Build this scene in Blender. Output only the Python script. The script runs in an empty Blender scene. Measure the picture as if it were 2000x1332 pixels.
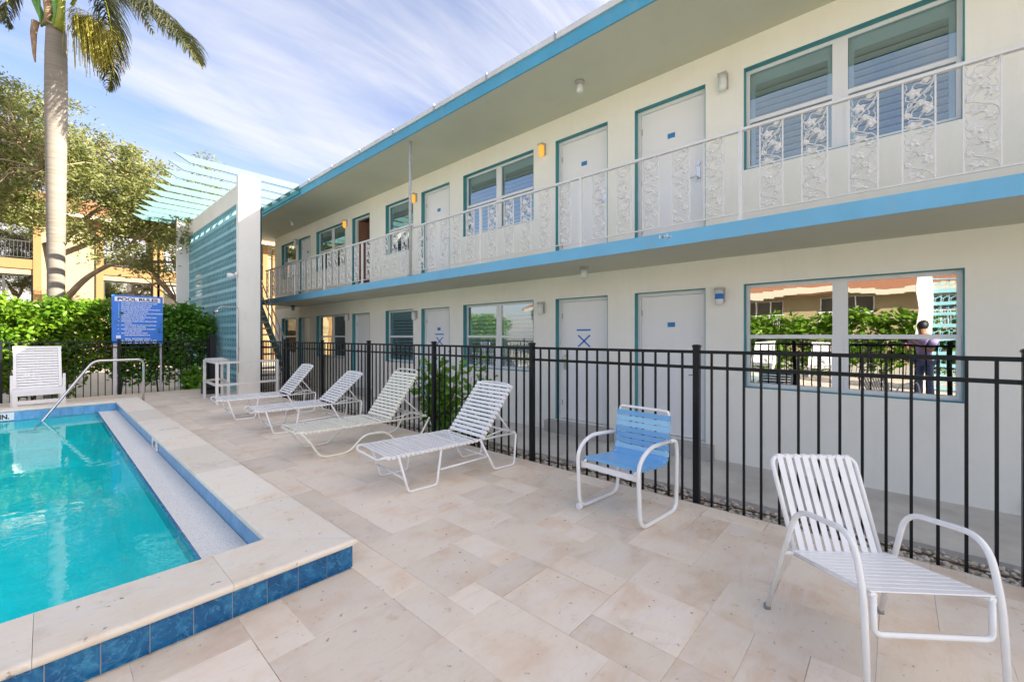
import bpy, bmesh, math, random
from mathutils import Vector, Matrix
import numpy as np
rnd = random.Random(7)
S = bpy.context.scene
COL = S.collection
# ------------------------------------------------------------------ camera
cam = bpy.data.cameras.new('camera'); co = bpy.data.objects.new('camera', cam); COL.objects.link(co)
co.location = (0, 0, 1.45); co.rotation_euler = (math.radians(90), 0, -math.atan2(912, 827))
cam.sensor_width = 36; cam.lens = 36*827/2000; cam.shift_y = -0.0045; cam.clip_start = .05; cam.clip_end = 2000
S.camera = co
# ------------------------------------------------------------------ sky, sun, exposure
SUN = Vector((.49, -.76, .43)).normalized()
el = math.asin(SUN.z); az = math.atan2(SUN.x, SUN.y)
W = bpy.data.worlds.new('World'); S.world = W; W.use_nodes = True
nt = W.node_tree; N = nt.nodes; L = nt.links
for n in list(N): N.remove(n)
out = N.new('ShaderNodeOutputWorld'); bg = N.new('ShaderNodeBackground'); bg.inputs[1].default_value = .105
sky = N.new('ShaderNodeTexSky'); sky.sky_type = 'NISHITA'; sky.sun_disc = False
sky.sun_elevation = el; sky.sun_rotation = az; sky.air_density = 1.0; sky.dust_density = .6; sky.ozone_density = 2.2
tc = N.new('ShaderNodeTexCoord'); sep = N.new('ShaderNodeSeparateXYZ'); L.new(tc.outputs['Generated'], sep.inputs[0])
def wmath(op, a, b=None, clamp=False):
    m = N.new('ShaderNodeMath'); m.operation = op; m.use_clamp = clamp
    for i, v in enumerate((a, b)):
        if v is None: continue
        if isinstance(v, (int, float)): m.inputs[i].default_value = v
        else: L.new(v, m.inputs[i])
    return m.outputs[0]
zz = wmath('ADD', wmath('MAXIMUM', sep.outputs[2], 0.0), .22)
u = wmath('DIVIDE', sep.outputs[0], zz); v = wmath('DIVIDE', sep.outputs[1], zz)
cmb = N.new('ShaderNodeCombineXYZ'); L.new(u, cmb.inputs[0]); L.new(v, cmb.inputs[1])
def cloud(scale, rot, sc, det, rough, lo, hi, dist=0.6, loc=(0, 0, 0)):
    mp = N.new('ShaderNodeMapping'); mp.inputs['Rotation'].default_value = (0, 0, rot); mp.inputs['Scale'].default_value = sc
    mp.inputs['Location'].default_value = loc
    L.new(cmb.outputs[0], mp.inputs[0])
    t = N.new('ShaderNodeTexNoise'); t.inputs['Scale'].default_value = scale; t.inputs['Detail'].default_value = det
    t.inputs['Roughness'].default_value = rough; t.inputs['Distortion'].default_value = dist
    L.new(mp.outputs[0], t.inputs[0])
    r = N.new('ShaderNodeMapRange'); r.inputs[1].default_value = lo; r.inputs[2].default_value = hi; r.interpolation_type = 'SMOOTHSTEP'
    L.new(t.outputs[0], r.inputs[0]); return r.outputs[0]
c1 = cloud(.9, math.radians(18), (.40, 1.6, 1), 7, .56, .37, .66, .7)
c2 = cloud(2.6, math.radians(10), (.4, 1.9, 1), 7, .62, .38, .74, 1.1, (3, 1, 0))
cc = wmath('ADD', wmath('MULTIPLY', c1, .75), wmath('MULTIPLY', c2, .30), True)
hz = wmath('SUBTRACT', 1.0, wmath('MULTIPLY', sep.outputs[2], 2.2), True)   # whiter towards the horizon, all round
cc = wmath('MAXIMUM', cc, wmath('MULTIPLY', hz, .8))
cc = wmath('MULTIPLY', cc, .90)
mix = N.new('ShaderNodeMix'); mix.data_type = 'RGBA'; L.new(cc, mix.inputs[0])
hs = N.new('ShaderNodeHueSaturation'); hs.inputs['Saturation'].default_value = 1.12; hs.inputs['Value'].default_value = .60
L.new(sky.outputs[0], hs.inputs['Color'])
tn = N.new('ShaderNodeVectorMath'); tn.operation = 'MULTIPLY'; tn.inputs[1].default_value = (1.20, .94, 1.0); L.new(hs.outputs[0], tn.inputs[0]); L.new(tn.outputs[0], mix.inputs[6])
# thin cloud scatters forward: sun-side glow added and boosted to light the shaded deck
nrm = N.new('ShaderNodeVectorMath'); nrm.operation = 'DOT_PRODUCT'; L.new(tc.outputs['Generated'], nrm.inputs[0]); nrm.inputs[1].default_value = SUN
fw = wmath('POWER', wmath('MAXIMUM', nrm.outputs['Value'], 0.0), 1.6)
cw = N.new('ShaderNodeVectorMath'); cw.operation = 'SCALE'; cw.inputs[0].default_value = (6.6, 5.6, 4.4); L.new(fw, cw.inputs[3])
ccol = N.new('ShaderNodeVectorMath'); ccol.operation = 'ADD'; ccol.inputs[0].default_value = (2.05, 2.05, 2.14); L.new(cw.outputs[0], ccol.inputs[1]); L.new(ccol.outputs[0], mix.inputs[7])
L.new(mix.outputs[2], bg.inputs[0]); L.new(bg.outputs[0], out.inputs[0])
sl = bpy.data.lights.new('sun', 'SUN'); so = bpy.data.objects.new('sun', sl); COL.objects.link(so)
sl.energy = 4.2; sl.angle = math.radians(.5); sl.color = (1, .90, .75)
so.rotation_euler = SUN.to_track_quat('Z', 'Y').to_euler(); so.location = (20, -30, 30)
S.view_settings.view_transform = 'Standard'; S.view_settings.look = 'None'; S.view_settings.gamma = 1
S.view_settings.exposure = 2.28; S.view_settings.use_curve_mapping = False
S.cycles.max_bounces = 10; S.cycles.diffuse_bounces = 6; S.cycles.transparent_max_bounces = 24; S.cycles.sample_clamp_indirect = 6

# ------------------------------------------------------------------ materials
MATS = {}
def mat(name, col, rough=.6, var=.0, scale=3., bump=0., bscale=40., metal=0., coat=0., emit=None, col2=None, rand=0., spec=.5, stretch=None, transl=0.):
    if name in MATS: return MATS[name]
    m = bpy.data.materials.new(name); m.use_nodes = True; MATS[name] = m
    t = m.node_tree; n = t.nodes; l = t.links; b = n['Principled BSDF']
    b.inputs['Roughness'].default_value = rough; b.inputs['Metallic'].default_value = metal
    b.inputs['Coat Weight'].default_value = coat; b.inputs['Specular IOR Level'].default_value = spec
    c = tuple(col)+(1,); b.inputs['Base Color'].default_value = c
    g = n.new('ShaderNodeNewGeometry'); pos = g.outputs['Position']
    if stretch:
        mp = n.new('ShaderNodeMapping'); mp.inputs['Scale'].default_value = stretch; l.new(pos, mp.inputs[0]); pos = mp.outputs[0]
    last = None
    if var or col2:
        nz = n.new('ShaderNodeTexNoise'); nz.inputs['Scale'].default_value = scale; nz.inputs['Detail'].default_value = 6; nz.inputs['Roughness'].default_value = .6
        l.new(pos, nz.inputs[0])
        mr = n.new('ShaderNodeMapRange'); mr.inputs[1].default_value = .3; mr.inputs[2].default_value = .7; l.new(nz.outputs[0], mr.inputs[0])
        mx = n.new('ShaderNodeMix'); mx.data_type = 'RGBA'; l.new(mr.outputs[0], mx.inputs[0])
        if col2: mx.inputs[6].default_value = c; mx.inputs[7].default_value = tuple(col2)+(1,)
        else:
            mx.inputs[6].default_value = tuple(x*(1-var) for x in col)+(1,); mx.inputs[7].default_value = tuple(min(1, x*(1+var)) for x in col)+(1,)
        last = mx.outputs[2]
    if rand:
        oi = n.new('ShaderNodeObjectInfo'); mr2 = n.new('ShaderNodeMapRange'); mr2.inputs[3].default_value = 1-rand; mr2.inputs[4].default_value = 1+rand
        l.new(oi.outputs['Random'], mr2.inputs[0])
        h = n.new('ShaderNodeHueSaturation'); l.new(mr2.outputs[0], h.inputs['Value'])
        if last: l.new(last, h.inputs['Color'])
        else: h.inputs['Color'].default_value = c
        last = h.outputs[0]
    if last: l.new(last, b.inputs['Base Color'])
    if bump:
        nb = n.new('ShaderNodeTexNoise'); nb.inputs['Scale'].default_value = bscale; nb.inputs['Detail'].default_value = 4; l.new(pos, nb.inputs[0])
        bp = n.new('ShaderNodeBump'); bp.inputs['Strength'].default_value = bump; bp.inputs['Distance'].default_value = .01
        l.new(nb.outputs[0], bp.inputs['Height']); l.new(bp.outputs[0], b.inputs['Normal'])
    if emit:
        b.inputs['Emission Color'].default_value = tuple(emit[:3])+(1,); b.inputs['Emission Strength'].default_value = emit[3]
    if transl:
        tr = n.new('ShaderNodeBsdfTranslucent'); ms = n.new('ShaderNodeMixShader'); ms.inputs[0].default_value = transl
        if last: l.new(last, tr.inputs[0])
        else: tr.inputs[0].default_value = c
        l.new(b.outputs[0], ms.inputs[1]); l.new(tr.outputs[0], ms.inputs[2]); l.new(ms.outputs[0], n['Material Output'].inputs[0])
    return m
def M(k): return MATS[k]
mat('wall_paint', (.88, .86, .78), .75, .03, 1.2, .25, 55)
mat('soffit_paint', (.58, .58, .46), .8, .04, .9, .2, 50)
mat('white_plaster', (.78, .77, .73), .8, .03, 1.5, .3, 60)
mat('trim_teal', (.05, .27, .31), .5, .05, 4, .1, 60)
mat('fascia_blue', (.16, .45, .66), .5, .06, 3, .15, 40)
mat('roof_fascia', (.07, .33, .50), .5, .08, 3, .15, 40)
mat('screen_teal', (.24, .50, .58), .6, .06, 4, .2, 70, rand=.05)
mat('dark_teal', (.03, .075, .09), .8, .1, 4)
mat('slat_teal', (.07, .175, .18), .6, .1, 5, .1, 60)
mat('flashing', (.62, .63, .63), .5, .1, 3, .1, 30)
mat('roofing', (.35, .34, .32), .9, .1, 5)
mat('door_white', (.86, .85, .84), .38, .015, 2, .05, 30)
mat('frame_white', (.80, .80, .80), .35)
mat('louver', (.80, .82, .80), .5)
mat('rail_white', (.72, .71, .69), .4, .03, 30, .05, 120)
mat('rail_grey', (.45, .46, .47), .45, .12, 20, .1, 90)
mat('cast_white', (.70, .69, .66), .55, .12, 45, .4, 150)
mat('fence_black', (.008, .010, .012), .35, .2, 30, .05, 200, spec=.22)
mat('strap_white', (.80, .80, .80), .35, .03, 20)
mat('strap_cream', (.78, .77, .66), .38, .03, 20)
mat('tube_white', (.80, .80, .80), .25, .02, 20, coat=.3)
mat('tube_cream', (.78, .77, .68), .3, .03, 20, coat=.2)
mat('strap_blue', (.16, .40, .70), .3, .05, 20, coat=.2)
mat('strap_light_blue', (.30, .58, .82), .3, .05, 20, coat=.2)
mat('rubber_grey', (.25, .25, .25), .7)
mat('steel', (.62, .62, .62), .18, metal=1.)
mat('steel_dull', (.5, .5, .5), .4, metal=.8)
mat('rust_dark', (.12, .07, .05), .8, .3, 30)
mat('brown_wood', (.16, .055, .025), .5, .3, 6, stretch=(1, 1, .2))
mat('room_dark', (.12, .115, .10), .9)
mat('tape_blue', (.02, .19, .62), .5)
mat('plate_blue', (.03, .22, .50), .4)
mat('lamp_glass', (.72, .74, .72), .25)
mat('lamp_base', (.40, .40, .40), .4)
mat('lamp_lit', (.55, .30, .06), .3, emit=(1.0, .50, .07, .16))
mat('lantern_dark', (.05, .05, .05), .4)
mat('cam_white', (.8, .8, .8), .35)
mat('black', (.01, .01, .012), .5)
mat('sign_blue', (.012, .17, .66), .35, .05, 3)
mat('sign_white', (.78, .80, .84), .4)
mat('sign_ink', (.005, .02, .10), .5)
mat('concrete', (.46, .44, .41), .85, .18, 2.5, .3, 60)
mat('walkway', (.56, .53, .48), .8, .16, 2.0, .25, 60)
mat('joint_sand', (.46, .39, .31), .95, .25, 30)
mat('trunk', (.34, .30, .25), .85, .25, 3, .4, 30)
def rings(m):
    t = m.node_tree; n = t.nodes; l = t.links; b = n['Principled BSDF']; g = n.new('ShaderNodeNewGeometry')
    w = n.new('ShaderNodeTexNoise'); mp = n.new('ShaderNodeMapping'); mp.inputs['Scale'].default_value = (.8, .8, 17); l.new(g.outputs['Position'], mp.inputs[0]); l.new(mp.outputs[0], w.inputs[0])
    w.inputs['Scale'].default_value = 1.6; w.inputs['Detail'].default_value = 5
    bp = n.new('ShaderNodeBump'); bp.inputs['Strength'].default_value = .6; bp.inputs['Distance'].default_value = .01; l.new(w.outputs[0], bp.inputs['Height']); l.new(bp.outputs[0], b.inputs['Normal'])
    r_ = n.new('ShaderNodeValToRGB'); e = r_.color_ramp.elements; e[0].position = .35; e[0].color = (.155, .138, .115, 1); e[1].position = .62; e[1].color = (.205, .19, .165, 1); l.new(w.outputs[0], r_.inputs[0]); l.new(r_.outputs[0], b.inputs['Base Color'])
rings(MATS['trunk'])
def weather(m, amt, sc=(1.1, 1.1, .16)):
    t = m.node_tree; n = t.nodes; l = t.links; b = n['Principled BSDF']; src = b.inputs['Base Color'].links[0].from_socket
    g = n.new('ShaderNodeNewGeometry'); mp = n.new('ShaderNodeMapping'); mp.inputs['Scale'].default_value = sc; l.new(g.outputs['Position'], mp.inputs[0])
    z = n.new('ShaderNodeTexNoise'); z.inputs['Scale'].default_value = 6; z.inputs['Detail'].default_value = 7; z.inputs['Roughness'].default_value = .68; l.new(mp.outputs[0], z.inputs[0])
    r_ = n.new('ShaderNodeMapRange'); r_.inputs[1].default_value = .52; r_.inputs[2].default_value = .78; r_.inputs[4].default_value = amt; l.new(z.outputs[0], r_.inputs[0])
    x = n.new('ShaderNodeMix'); x.data_type = 'RGBA'; l.new(r_.outputs[0], x.inputs[0]); l.new(src, x.inputs[6]); x.inputs[7].default_value = (.42, .38, .30, 1); l.new(x.outputs[2], b.inputs['Base Color'])
weather(MATS['wall_paint'], .09); weather(MATS['soffit_paint'], .12, (.5, .5, .5)); weather(MATS['fascia_blue'], .20); weather(MATS['roof_fascia'], .3); weather(MATS['white_plaster'], .2); weather(MATS['walkway'], .5, (.5, .5, .5)); weather(MATS['door_white'], .05)
mat('bark', (.26, .19, .13), .9, .3, 5, .6, 25)
mat('stem', (.13, .10, .06), .9, .3, 8)
mat('crownshaft', (.10, .26, .035), .3, .2, 3, coat=.1)
mat('petiole_yellow', (.20, .24, .02), .4, .2, 4)
mat('sheath_dry', (.22, .15, .09), .8, .25, 6)
mat('palm_leaf', (.04, .06, .02), .45, col2=(.12, .12, .07), scale=3, transl=.25)
mat('palm_flower', (.26, .21, .012), .6, col2=(.17, .18, .02), scale=6, transl=.2)
mat('hedge_leaf', (.07, .20, .010), .42, col2=(.20, .33, .02), scale=2.4, transl=.35)
mat('hedge_leaf_dark', (.05, .18, .014), .38, col2=(.14, .32, .03), scale=3, transl=.3)
mat('shrub_leaf', (.09, .26, .018), .35, col2=(.22, .44, .04), scale=5, transl=.35)
mat('oak_leaf', (.13, .17, .03), .45, col2=(.32, .33, .13), scale=1.8, transl=.5)
mat('dead_leaf', (.40, .24, .15), .8, .2, 5, transl=.2)
mat('yellow_stucco', (.30, .25, .14), .85, .05, 1.5, .2, 40)
mat('orange_stucco', (.22, .13, .05), .85, .05, 1.5, .2, 40)
mat('roof_orange', (.28, .12, .06), .8, .12, 5)
mat('cream_trim', (.50, .46, .36), .7)
mat('dark_frame', (.03, .03, .035), .4)
mat('sandy_ground', (.42, .38, .31), .9, .3, 3, .5, 60, col2=(.50, .47, .40))
mat('pool_plaster', (.56, .95, .95), .7, .06, 6, .1, 60)
mat('skin', (.35, .18, .11), .6); mat('purple_cloth', (.34, .28, .50), .8, .08, 8); mat('blue_cloth', (.10, .13, .25), .85, .1, 8)

def travertine(name, base, warm, grey, rscale=1.0):
    m = bpy.data.materials.new(name); m.use_nodes = True; MATS[name] = m
    t = m.node_tree; n = t.nodes; l = t.links; b = n['Principled BSDF']
    g = n.new('ShaderNodeNewGeometry'); oi = n.new('ShaderNodeObjectInfo')
    at = n.new('ShaderNodeAttribute'); at.attribute_name = 'piece'
    rsum = n.new('ShaderNodeMath'); rsum.operation = 'ADD'; l.new(oi.outputs['Random'], rsum.inputs[0]); l.new(at.outputs['Fac'], rsum.inputs[1])
    rf = n.new('ShaderNodeMath'); rf.operation = 'FRACT'; l.new(rsum.outputs[0], rf.inputs[0]); R = rf.outputs[0]
    sc = n.new('ShaderNodeMath'); sc.operation = 'MULTIPLY'; sc.inputs[1].default_value = 37.; l.new(R, sc.inputs[0])
    cb = n.new('ShaderNodeCombineXYZ'); l.new(sc.outputs[0], cb.inputs[0]); l.new(sc.outputs[0], cb.inputs[1])
    ad = n.new('ShaderNodeVectorMath'); ad.operation = 'ADD'; l.new(g.outputs['Position'], ad.inputs[0]); l.new(cb.outputs[0], ad.inputs[1])
    def noise(scale, det, lo, hi, st=None, rough=.6, dist=0.):
        src = ad.outputs[0]
        if st: mp = n.new('ShaderNodeMapping'); mp.inputs['Scale'].default_value = st; mp.inputs['Rotation'].default_value = (0, 0, .5); l.new(src, mp.inputs[0]); src = mp.outputs[0]
        z = n.new('ShaderNodeTexNoise'); z.inputs['Scale'].default_value = scale; z.inputs['Detail'].default_value = det; z.inputs['Roughness'].default_value = rough; z.inputs['Distortion'].default_value = dist
        l.new(src, z.inputs[0]); r = n.new('ShaderNodeMapRange'); r.inputs[1].default_value = lo; r.inputs[2].default_value = hi; r.interpolation_type = 'SMOOTHSTEP'; l.new(z.outputs[0], r.inputs[0]); return r.outputs[0]
    def mixc(fac, a, c):
        x = n.new('ShaderNodeMix'); x.data_type = 'RGBA'
        if isinstance(fac, float): x.inputs[0].default_value = fac
        else: l.new(fac, x.inputs[0])
        for i, q in ((6, a), (7, c)):
            if isinstance(q, tuple): x.inputs[i].default_value = q+(1,)
            else: l.new(q, x.inputs[i])
        return x.outputs[2]
    def mul(a, k):
        x = n.new('ShaderNodeMath'); x.operation = 'MULTIPLY'; l.new(a, x.inputs[0]); x.inputs[1].default_value = k; return x.outputs[0]
    c = mixc(mul(noise(2.6, 5, .42, .72), .75), base, warm)
    c = mixc(mul(noise(1.6, 6, .42, .75, (1, 3.2, 1), .65, 1.), .75), c, grey)
    c = mixc(mul(noise(5., 8, .5, .8, (1.2, 5, 1), .7, 1.5), .45), c, (base[0]*.72, base[1]*.66, base[2]*.58))
    c = mixc(mul(noise(7., 4, .63, .76), .45), c, (.44, .26, .13))
    c = mixc(mul(noise(2.1, 6, .56, .74, None, .7, .6), .38), c, (.44, .34, .24))      # rusty stains
    pits = noise(26., 3, .66, .73)
    c = mixc(mul(pits, .7), c, (.18, .13, .09))
    h = n.new('ShaderNodeHueSaturation'); mr = n.new('ShaderNodeMapRange'); mr.inputs[3].default_value = .86; mr.inputs[4].default_value = 1.05; l.new(R, mr.inputs[0]); l.new(mr.outputs[0], h.inputs['Value']); l.new(c, h.inputs['Color'])
    l.new(h.outputs[0], b.inputs['Base Color']); b.inputs['Roughness'].default_value = .5
    bp = n.new('ShaderNodeBump'); bp.inputs['Strength'].default_value = .35; bp.inputs['Distance'].default_value = .004; bp.invert = True
    l.new(pits, bp.inputs['Height'])
    bp2 = n.new('ShaderNodeBump'); bp2.inputs['Strength'].default_value = .15; bp2.inputs['Distance'].default_value = .003
    l.new(noise(70., 4, .3, .7), bp2.inputs['Height']); l.new(bp.outputs[0], bp2.inputs['Normal']); l.new(bp2.outputs[0], b.inputs['Normal'])
travertine('paver', (.81, .70, .57), (.68, .49, .35), (.81, .74, .67))
travertine('coping', (.83, .755, .64), (.80, .67, .51), (.81, .775, .71))

def tile_mat():
    m = bpy.data.materials.new('pool_tile'); m.use_nodes = True; MATS['pool_tile'] = m
    t = m.node_tree; n = t.nodes; l = t.links; b = n['Principled BSDF']
    g = n.new('ShaderNodeNewGeometry'); oi = n.new('ShaderNodeObjectInfo')
    sc = n.new('ShaderNodeVectorMath'); sc.operation = 'SCALE'; l.new(oi.outputs['Random'], sc.inputs[3]); sc.inputs[0].default_value = (31, 17, 9)
    ad = n.new('ShaderNodeVectorMath'); ad.operation = 'ADD'; l.new(g.outputs['Position'], ad.inputs[0]); l.new(sc.outputs[0], ad.inputs[1])
    z = n.new('ShaderNodeTexNoise'); z.inputs['Scale'].default_value = 9; z.inputs['Detail'].default_value = 6; z.inputs['Roughness'].default_value = .65; z.inputs['Distortion'].default_value = 1.2; l.new(ad.outputs[0], z.inputs[0])
    r = n.new('ShaderNodeValToRGB'); e = r.color_ramp.elements; e[0].position = .3; e[0].color = (.003, .06, .18, 1); e[1].position = .78; e[1].color = (.05, .30, .48, 1)
    x = e.new(.52); x.color = (.005, .115, .29, 1)
    l.new(z.outputs[0], r.inputs[0])
    w = n.new('ShaderNodeTexNoise'); w.inputs['Scale'].default_value = 7; w.inputs['Detail'].default_value = 3; w.inputs['Distortion'].default_value = 2.5; l.new(ad.outputs[0], w.inputs[0])
    s = n.new('ShaderNodeMath'); s.operation = 'SUBTRACT'; s.inputs[1].default_value = .5; l.new(w.outputs[0], s.inputs[0])
    a = n.new('ShaderNodeMath'); a.operation = 'ABSOLUTE'; l.new(s.outputs[0], a.inputs[0])
    mr = n.new('ShaderNodeMapRange'); mr.inputs[1].default_value = 0; mr.inputs[2].default_value = .02; mr.inputs[3].default_value = .45; mr.inputs[4].default_value = 0; l.new(a.outputs[0], mr.inputs[0])
    mx = n.new('ShaderNodeMix'); mx.data_type = 'RGBA'; l.new(mr.outputs[0], mx.inputs[0]); l.new(r.outputs[0], mx.inputs[6]); mx.inputs[7].default_value = (.12, .38, .56, 1)
    l.new(mx.outputs[2], b.inputs['Base Color']); b.inputs['Roughness'].default_value = .2
tile_mat()
mat('tile_inner', (.07, .27, .55), .3, col2=(.16, .40, .66), scale=14, rand=.1)
mat('grout', (.62, .62, .60), .8)

def speckle(name, a, bcol, scale=90):
    m = mat(name, a, .8); t = m.node_tree; n = t.nodes; l = t.links; b = n['Principled BSDF']
    g = n.new('ShaderNodeNewGeometry'); v = n.new('ShaderNodeTexVoronoi'); v.inputs['Scale'].default_value = scale; l.new(g.outputs['Position'], v.inputs[0])
    sp = n.new('ShaderNodeSeparateColor'); l.new(v.outputs['Color'], sp.inputs[0])
    r = n.new('ShaderNodeMapRange'); r.inputs[1].default_value = .55; r.inputs[2].default_value = .95; l.new(sp.outputs[0], r.inputs[0])
    mx = n.new('ShaderNodeMix'); mx.data_type = 'RGBA'; l.new(r.outputs[0], mx.inputs[0]); mx.inputs[6].default_value = a+(1,); mx.inputs[7].default_value = bcol+(1,)
    l.new(mx.outputs[2], b.inputs['Base Color'])
speckle('ledge_pebble', (.74, .73, .68), (.48, .48, .47), 230)
def gravel_mat():
    m = bpy.data.materials.new('pebble'); m.use_nodes = True; MATS['pebble'] = m
    t = m.node_tree; n = t.nodes; l = t.links; b = n['Principled BSDF']; b.inputs['Roughness'].default_value = .8
    g = n.new('ShaderNodeNewGeometry')
    r = n.new('ShaderNodeValToRGB'); e = r.color_ramp.elements; e[0].color = (.62, .58, .50, 1); e[1].color = (.16, .13, .10, 1)
    for p, c in ((.35, (.50, .46, .38)), (.6, (.68, .66, .60)), (.8, (.38, .32, .22))): q = e.new(p); q.color = c+(1,)
    l.new(g.outputs['Random Per Island'], r.inputs[0]); l.new(r.outputs[0], b.inputs['Base Color'])
gravel_mat()
def pane_mat(name, refl, tint, wob=.0015, sc=1.6):
    m = bpy.data.materials.new(name); m.use_nodes = True; MATS[name] = m
    t = m.node_tree; n = t.nodes; l = t.links
    for q in list(n): n.remove(q)
    o = n.new('ShaderNodeOutputMaterial'); gl = n.new('ShaderNodeBsdfGlossy'); gl.inputs['Roughness'].default_value = .005; gl.inputs['Color'].default_value = (.97, .97, .97, 1)
    tr = n.new('ShaderNodeBsdfTransparent'); tr.inputs[0].default_value = tint+(1,)
    lw = n.new('ShaderNodeLayerWeight'); lw.inputs[0].default_value = .5
    pw = n.new('ShaderNodeMath'); pw.operation = 'POWER'; pw.inputs[1].default_value = 4.; l.new(lw.outputs['Facing'], pw.inputs[0])
    mr = n.new('ShaderNodeMapRange'); mr.inputs[3].default_value = refl; mr.inputs[4].default_value = 1.; l.new(pw.outputs[0], mr.inputs[0])
    nb = n.new('ShaderNodeTexNoise'); nb.inputs['Scale'].default_value = sc; nb.inputs['Detail'].default_value = 1
    g = n.new('ShaderNodeNewGeometry'); l.new(g.outputs['Position'], nb.inputs[0])
    bp = n.new('ShaderNodeBump'); bp.inputs['Strength'].default_value = 1; bp.inputs['Distance'].default_value = wob; l.new(nb.outputs[0], bp.inputs['Height']); l.new(bp.outputs[0], gl.inputs['Normal'])
    ms = n.new('ShaderNodeMixShader'); l.new(mr.outputs[0], ms.inputs[0]); l.new(tr.outputs[0], ms.inputs[1]); l.new(gl.outputs[0], ms.inputs[2]); l.new(ms.outputs[0], o.inputs[0])
pane_mat('pane_mirror', .40, (.55, .58, .58), .0022)
pane_mat('pane_clear', .17, (.74, .84, .87), .0022)
def water_mat():
    m = bpy.data.materials.new('water'); m.use_nodes = True; MATS['water'] = m
    t = m.node_tree; n = t.nodes; l = t.links
    for q in list(n): n.remove(q)
    o = n.new('ShaderNodeOutputMaterial'); gl = n.new('ShaderNodeBsdfGlossy'); gl.inputs['Roughness'].default_value = .0
    rf = n.new('ShaderNodeBsdfRefraction'); rf.inputs['IOR'].default_value = 1.33; rf.inputs['Roughness'].default_value = 0; rf.inputs['Color'].default_value = (.62, .98, 1, 1)
    tr = n.new('ShaderNodeBsdfTransparent'); tr.inputs[0].default_value = (.12, .93, .96, 1)
    f = n.new('ShaderNodeFresnel'); f.inputs[0].default_value = 1.33
    g = n.new('ShaderNodeNewGeometry'); nb = n.new('ShaderNodeTexNoise'); nb.inputs['Scale'].default_value = 5; nb.inputs['Detail'].default_value = 3; l.new(g.outputs['Position'], nb.inputs[0])
    bp = n.new('ShaderNodeBump'); bp.inputs['Strength'].default_value = 1.; bp.inputs['Distance'].default_value = .0022; l.new(nb.outputs[0], bp.inputs['Height'])
    l.new(bp.outputs[0], gl.inputs['Normal']); l.new(bp.outputs[0], f.inputs['Normal'])
    ms = n.new('ShaderNodeMixShader'); l.new(f.outputs[0], ms.inputs[0]); l.new(tr.outputs[0], ms.inputs[1]); l.new(gl.outputs[0], ms.inputs[2]); l.new(ms.outputs[0], o.inputs[0])
water_mat()

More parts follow.
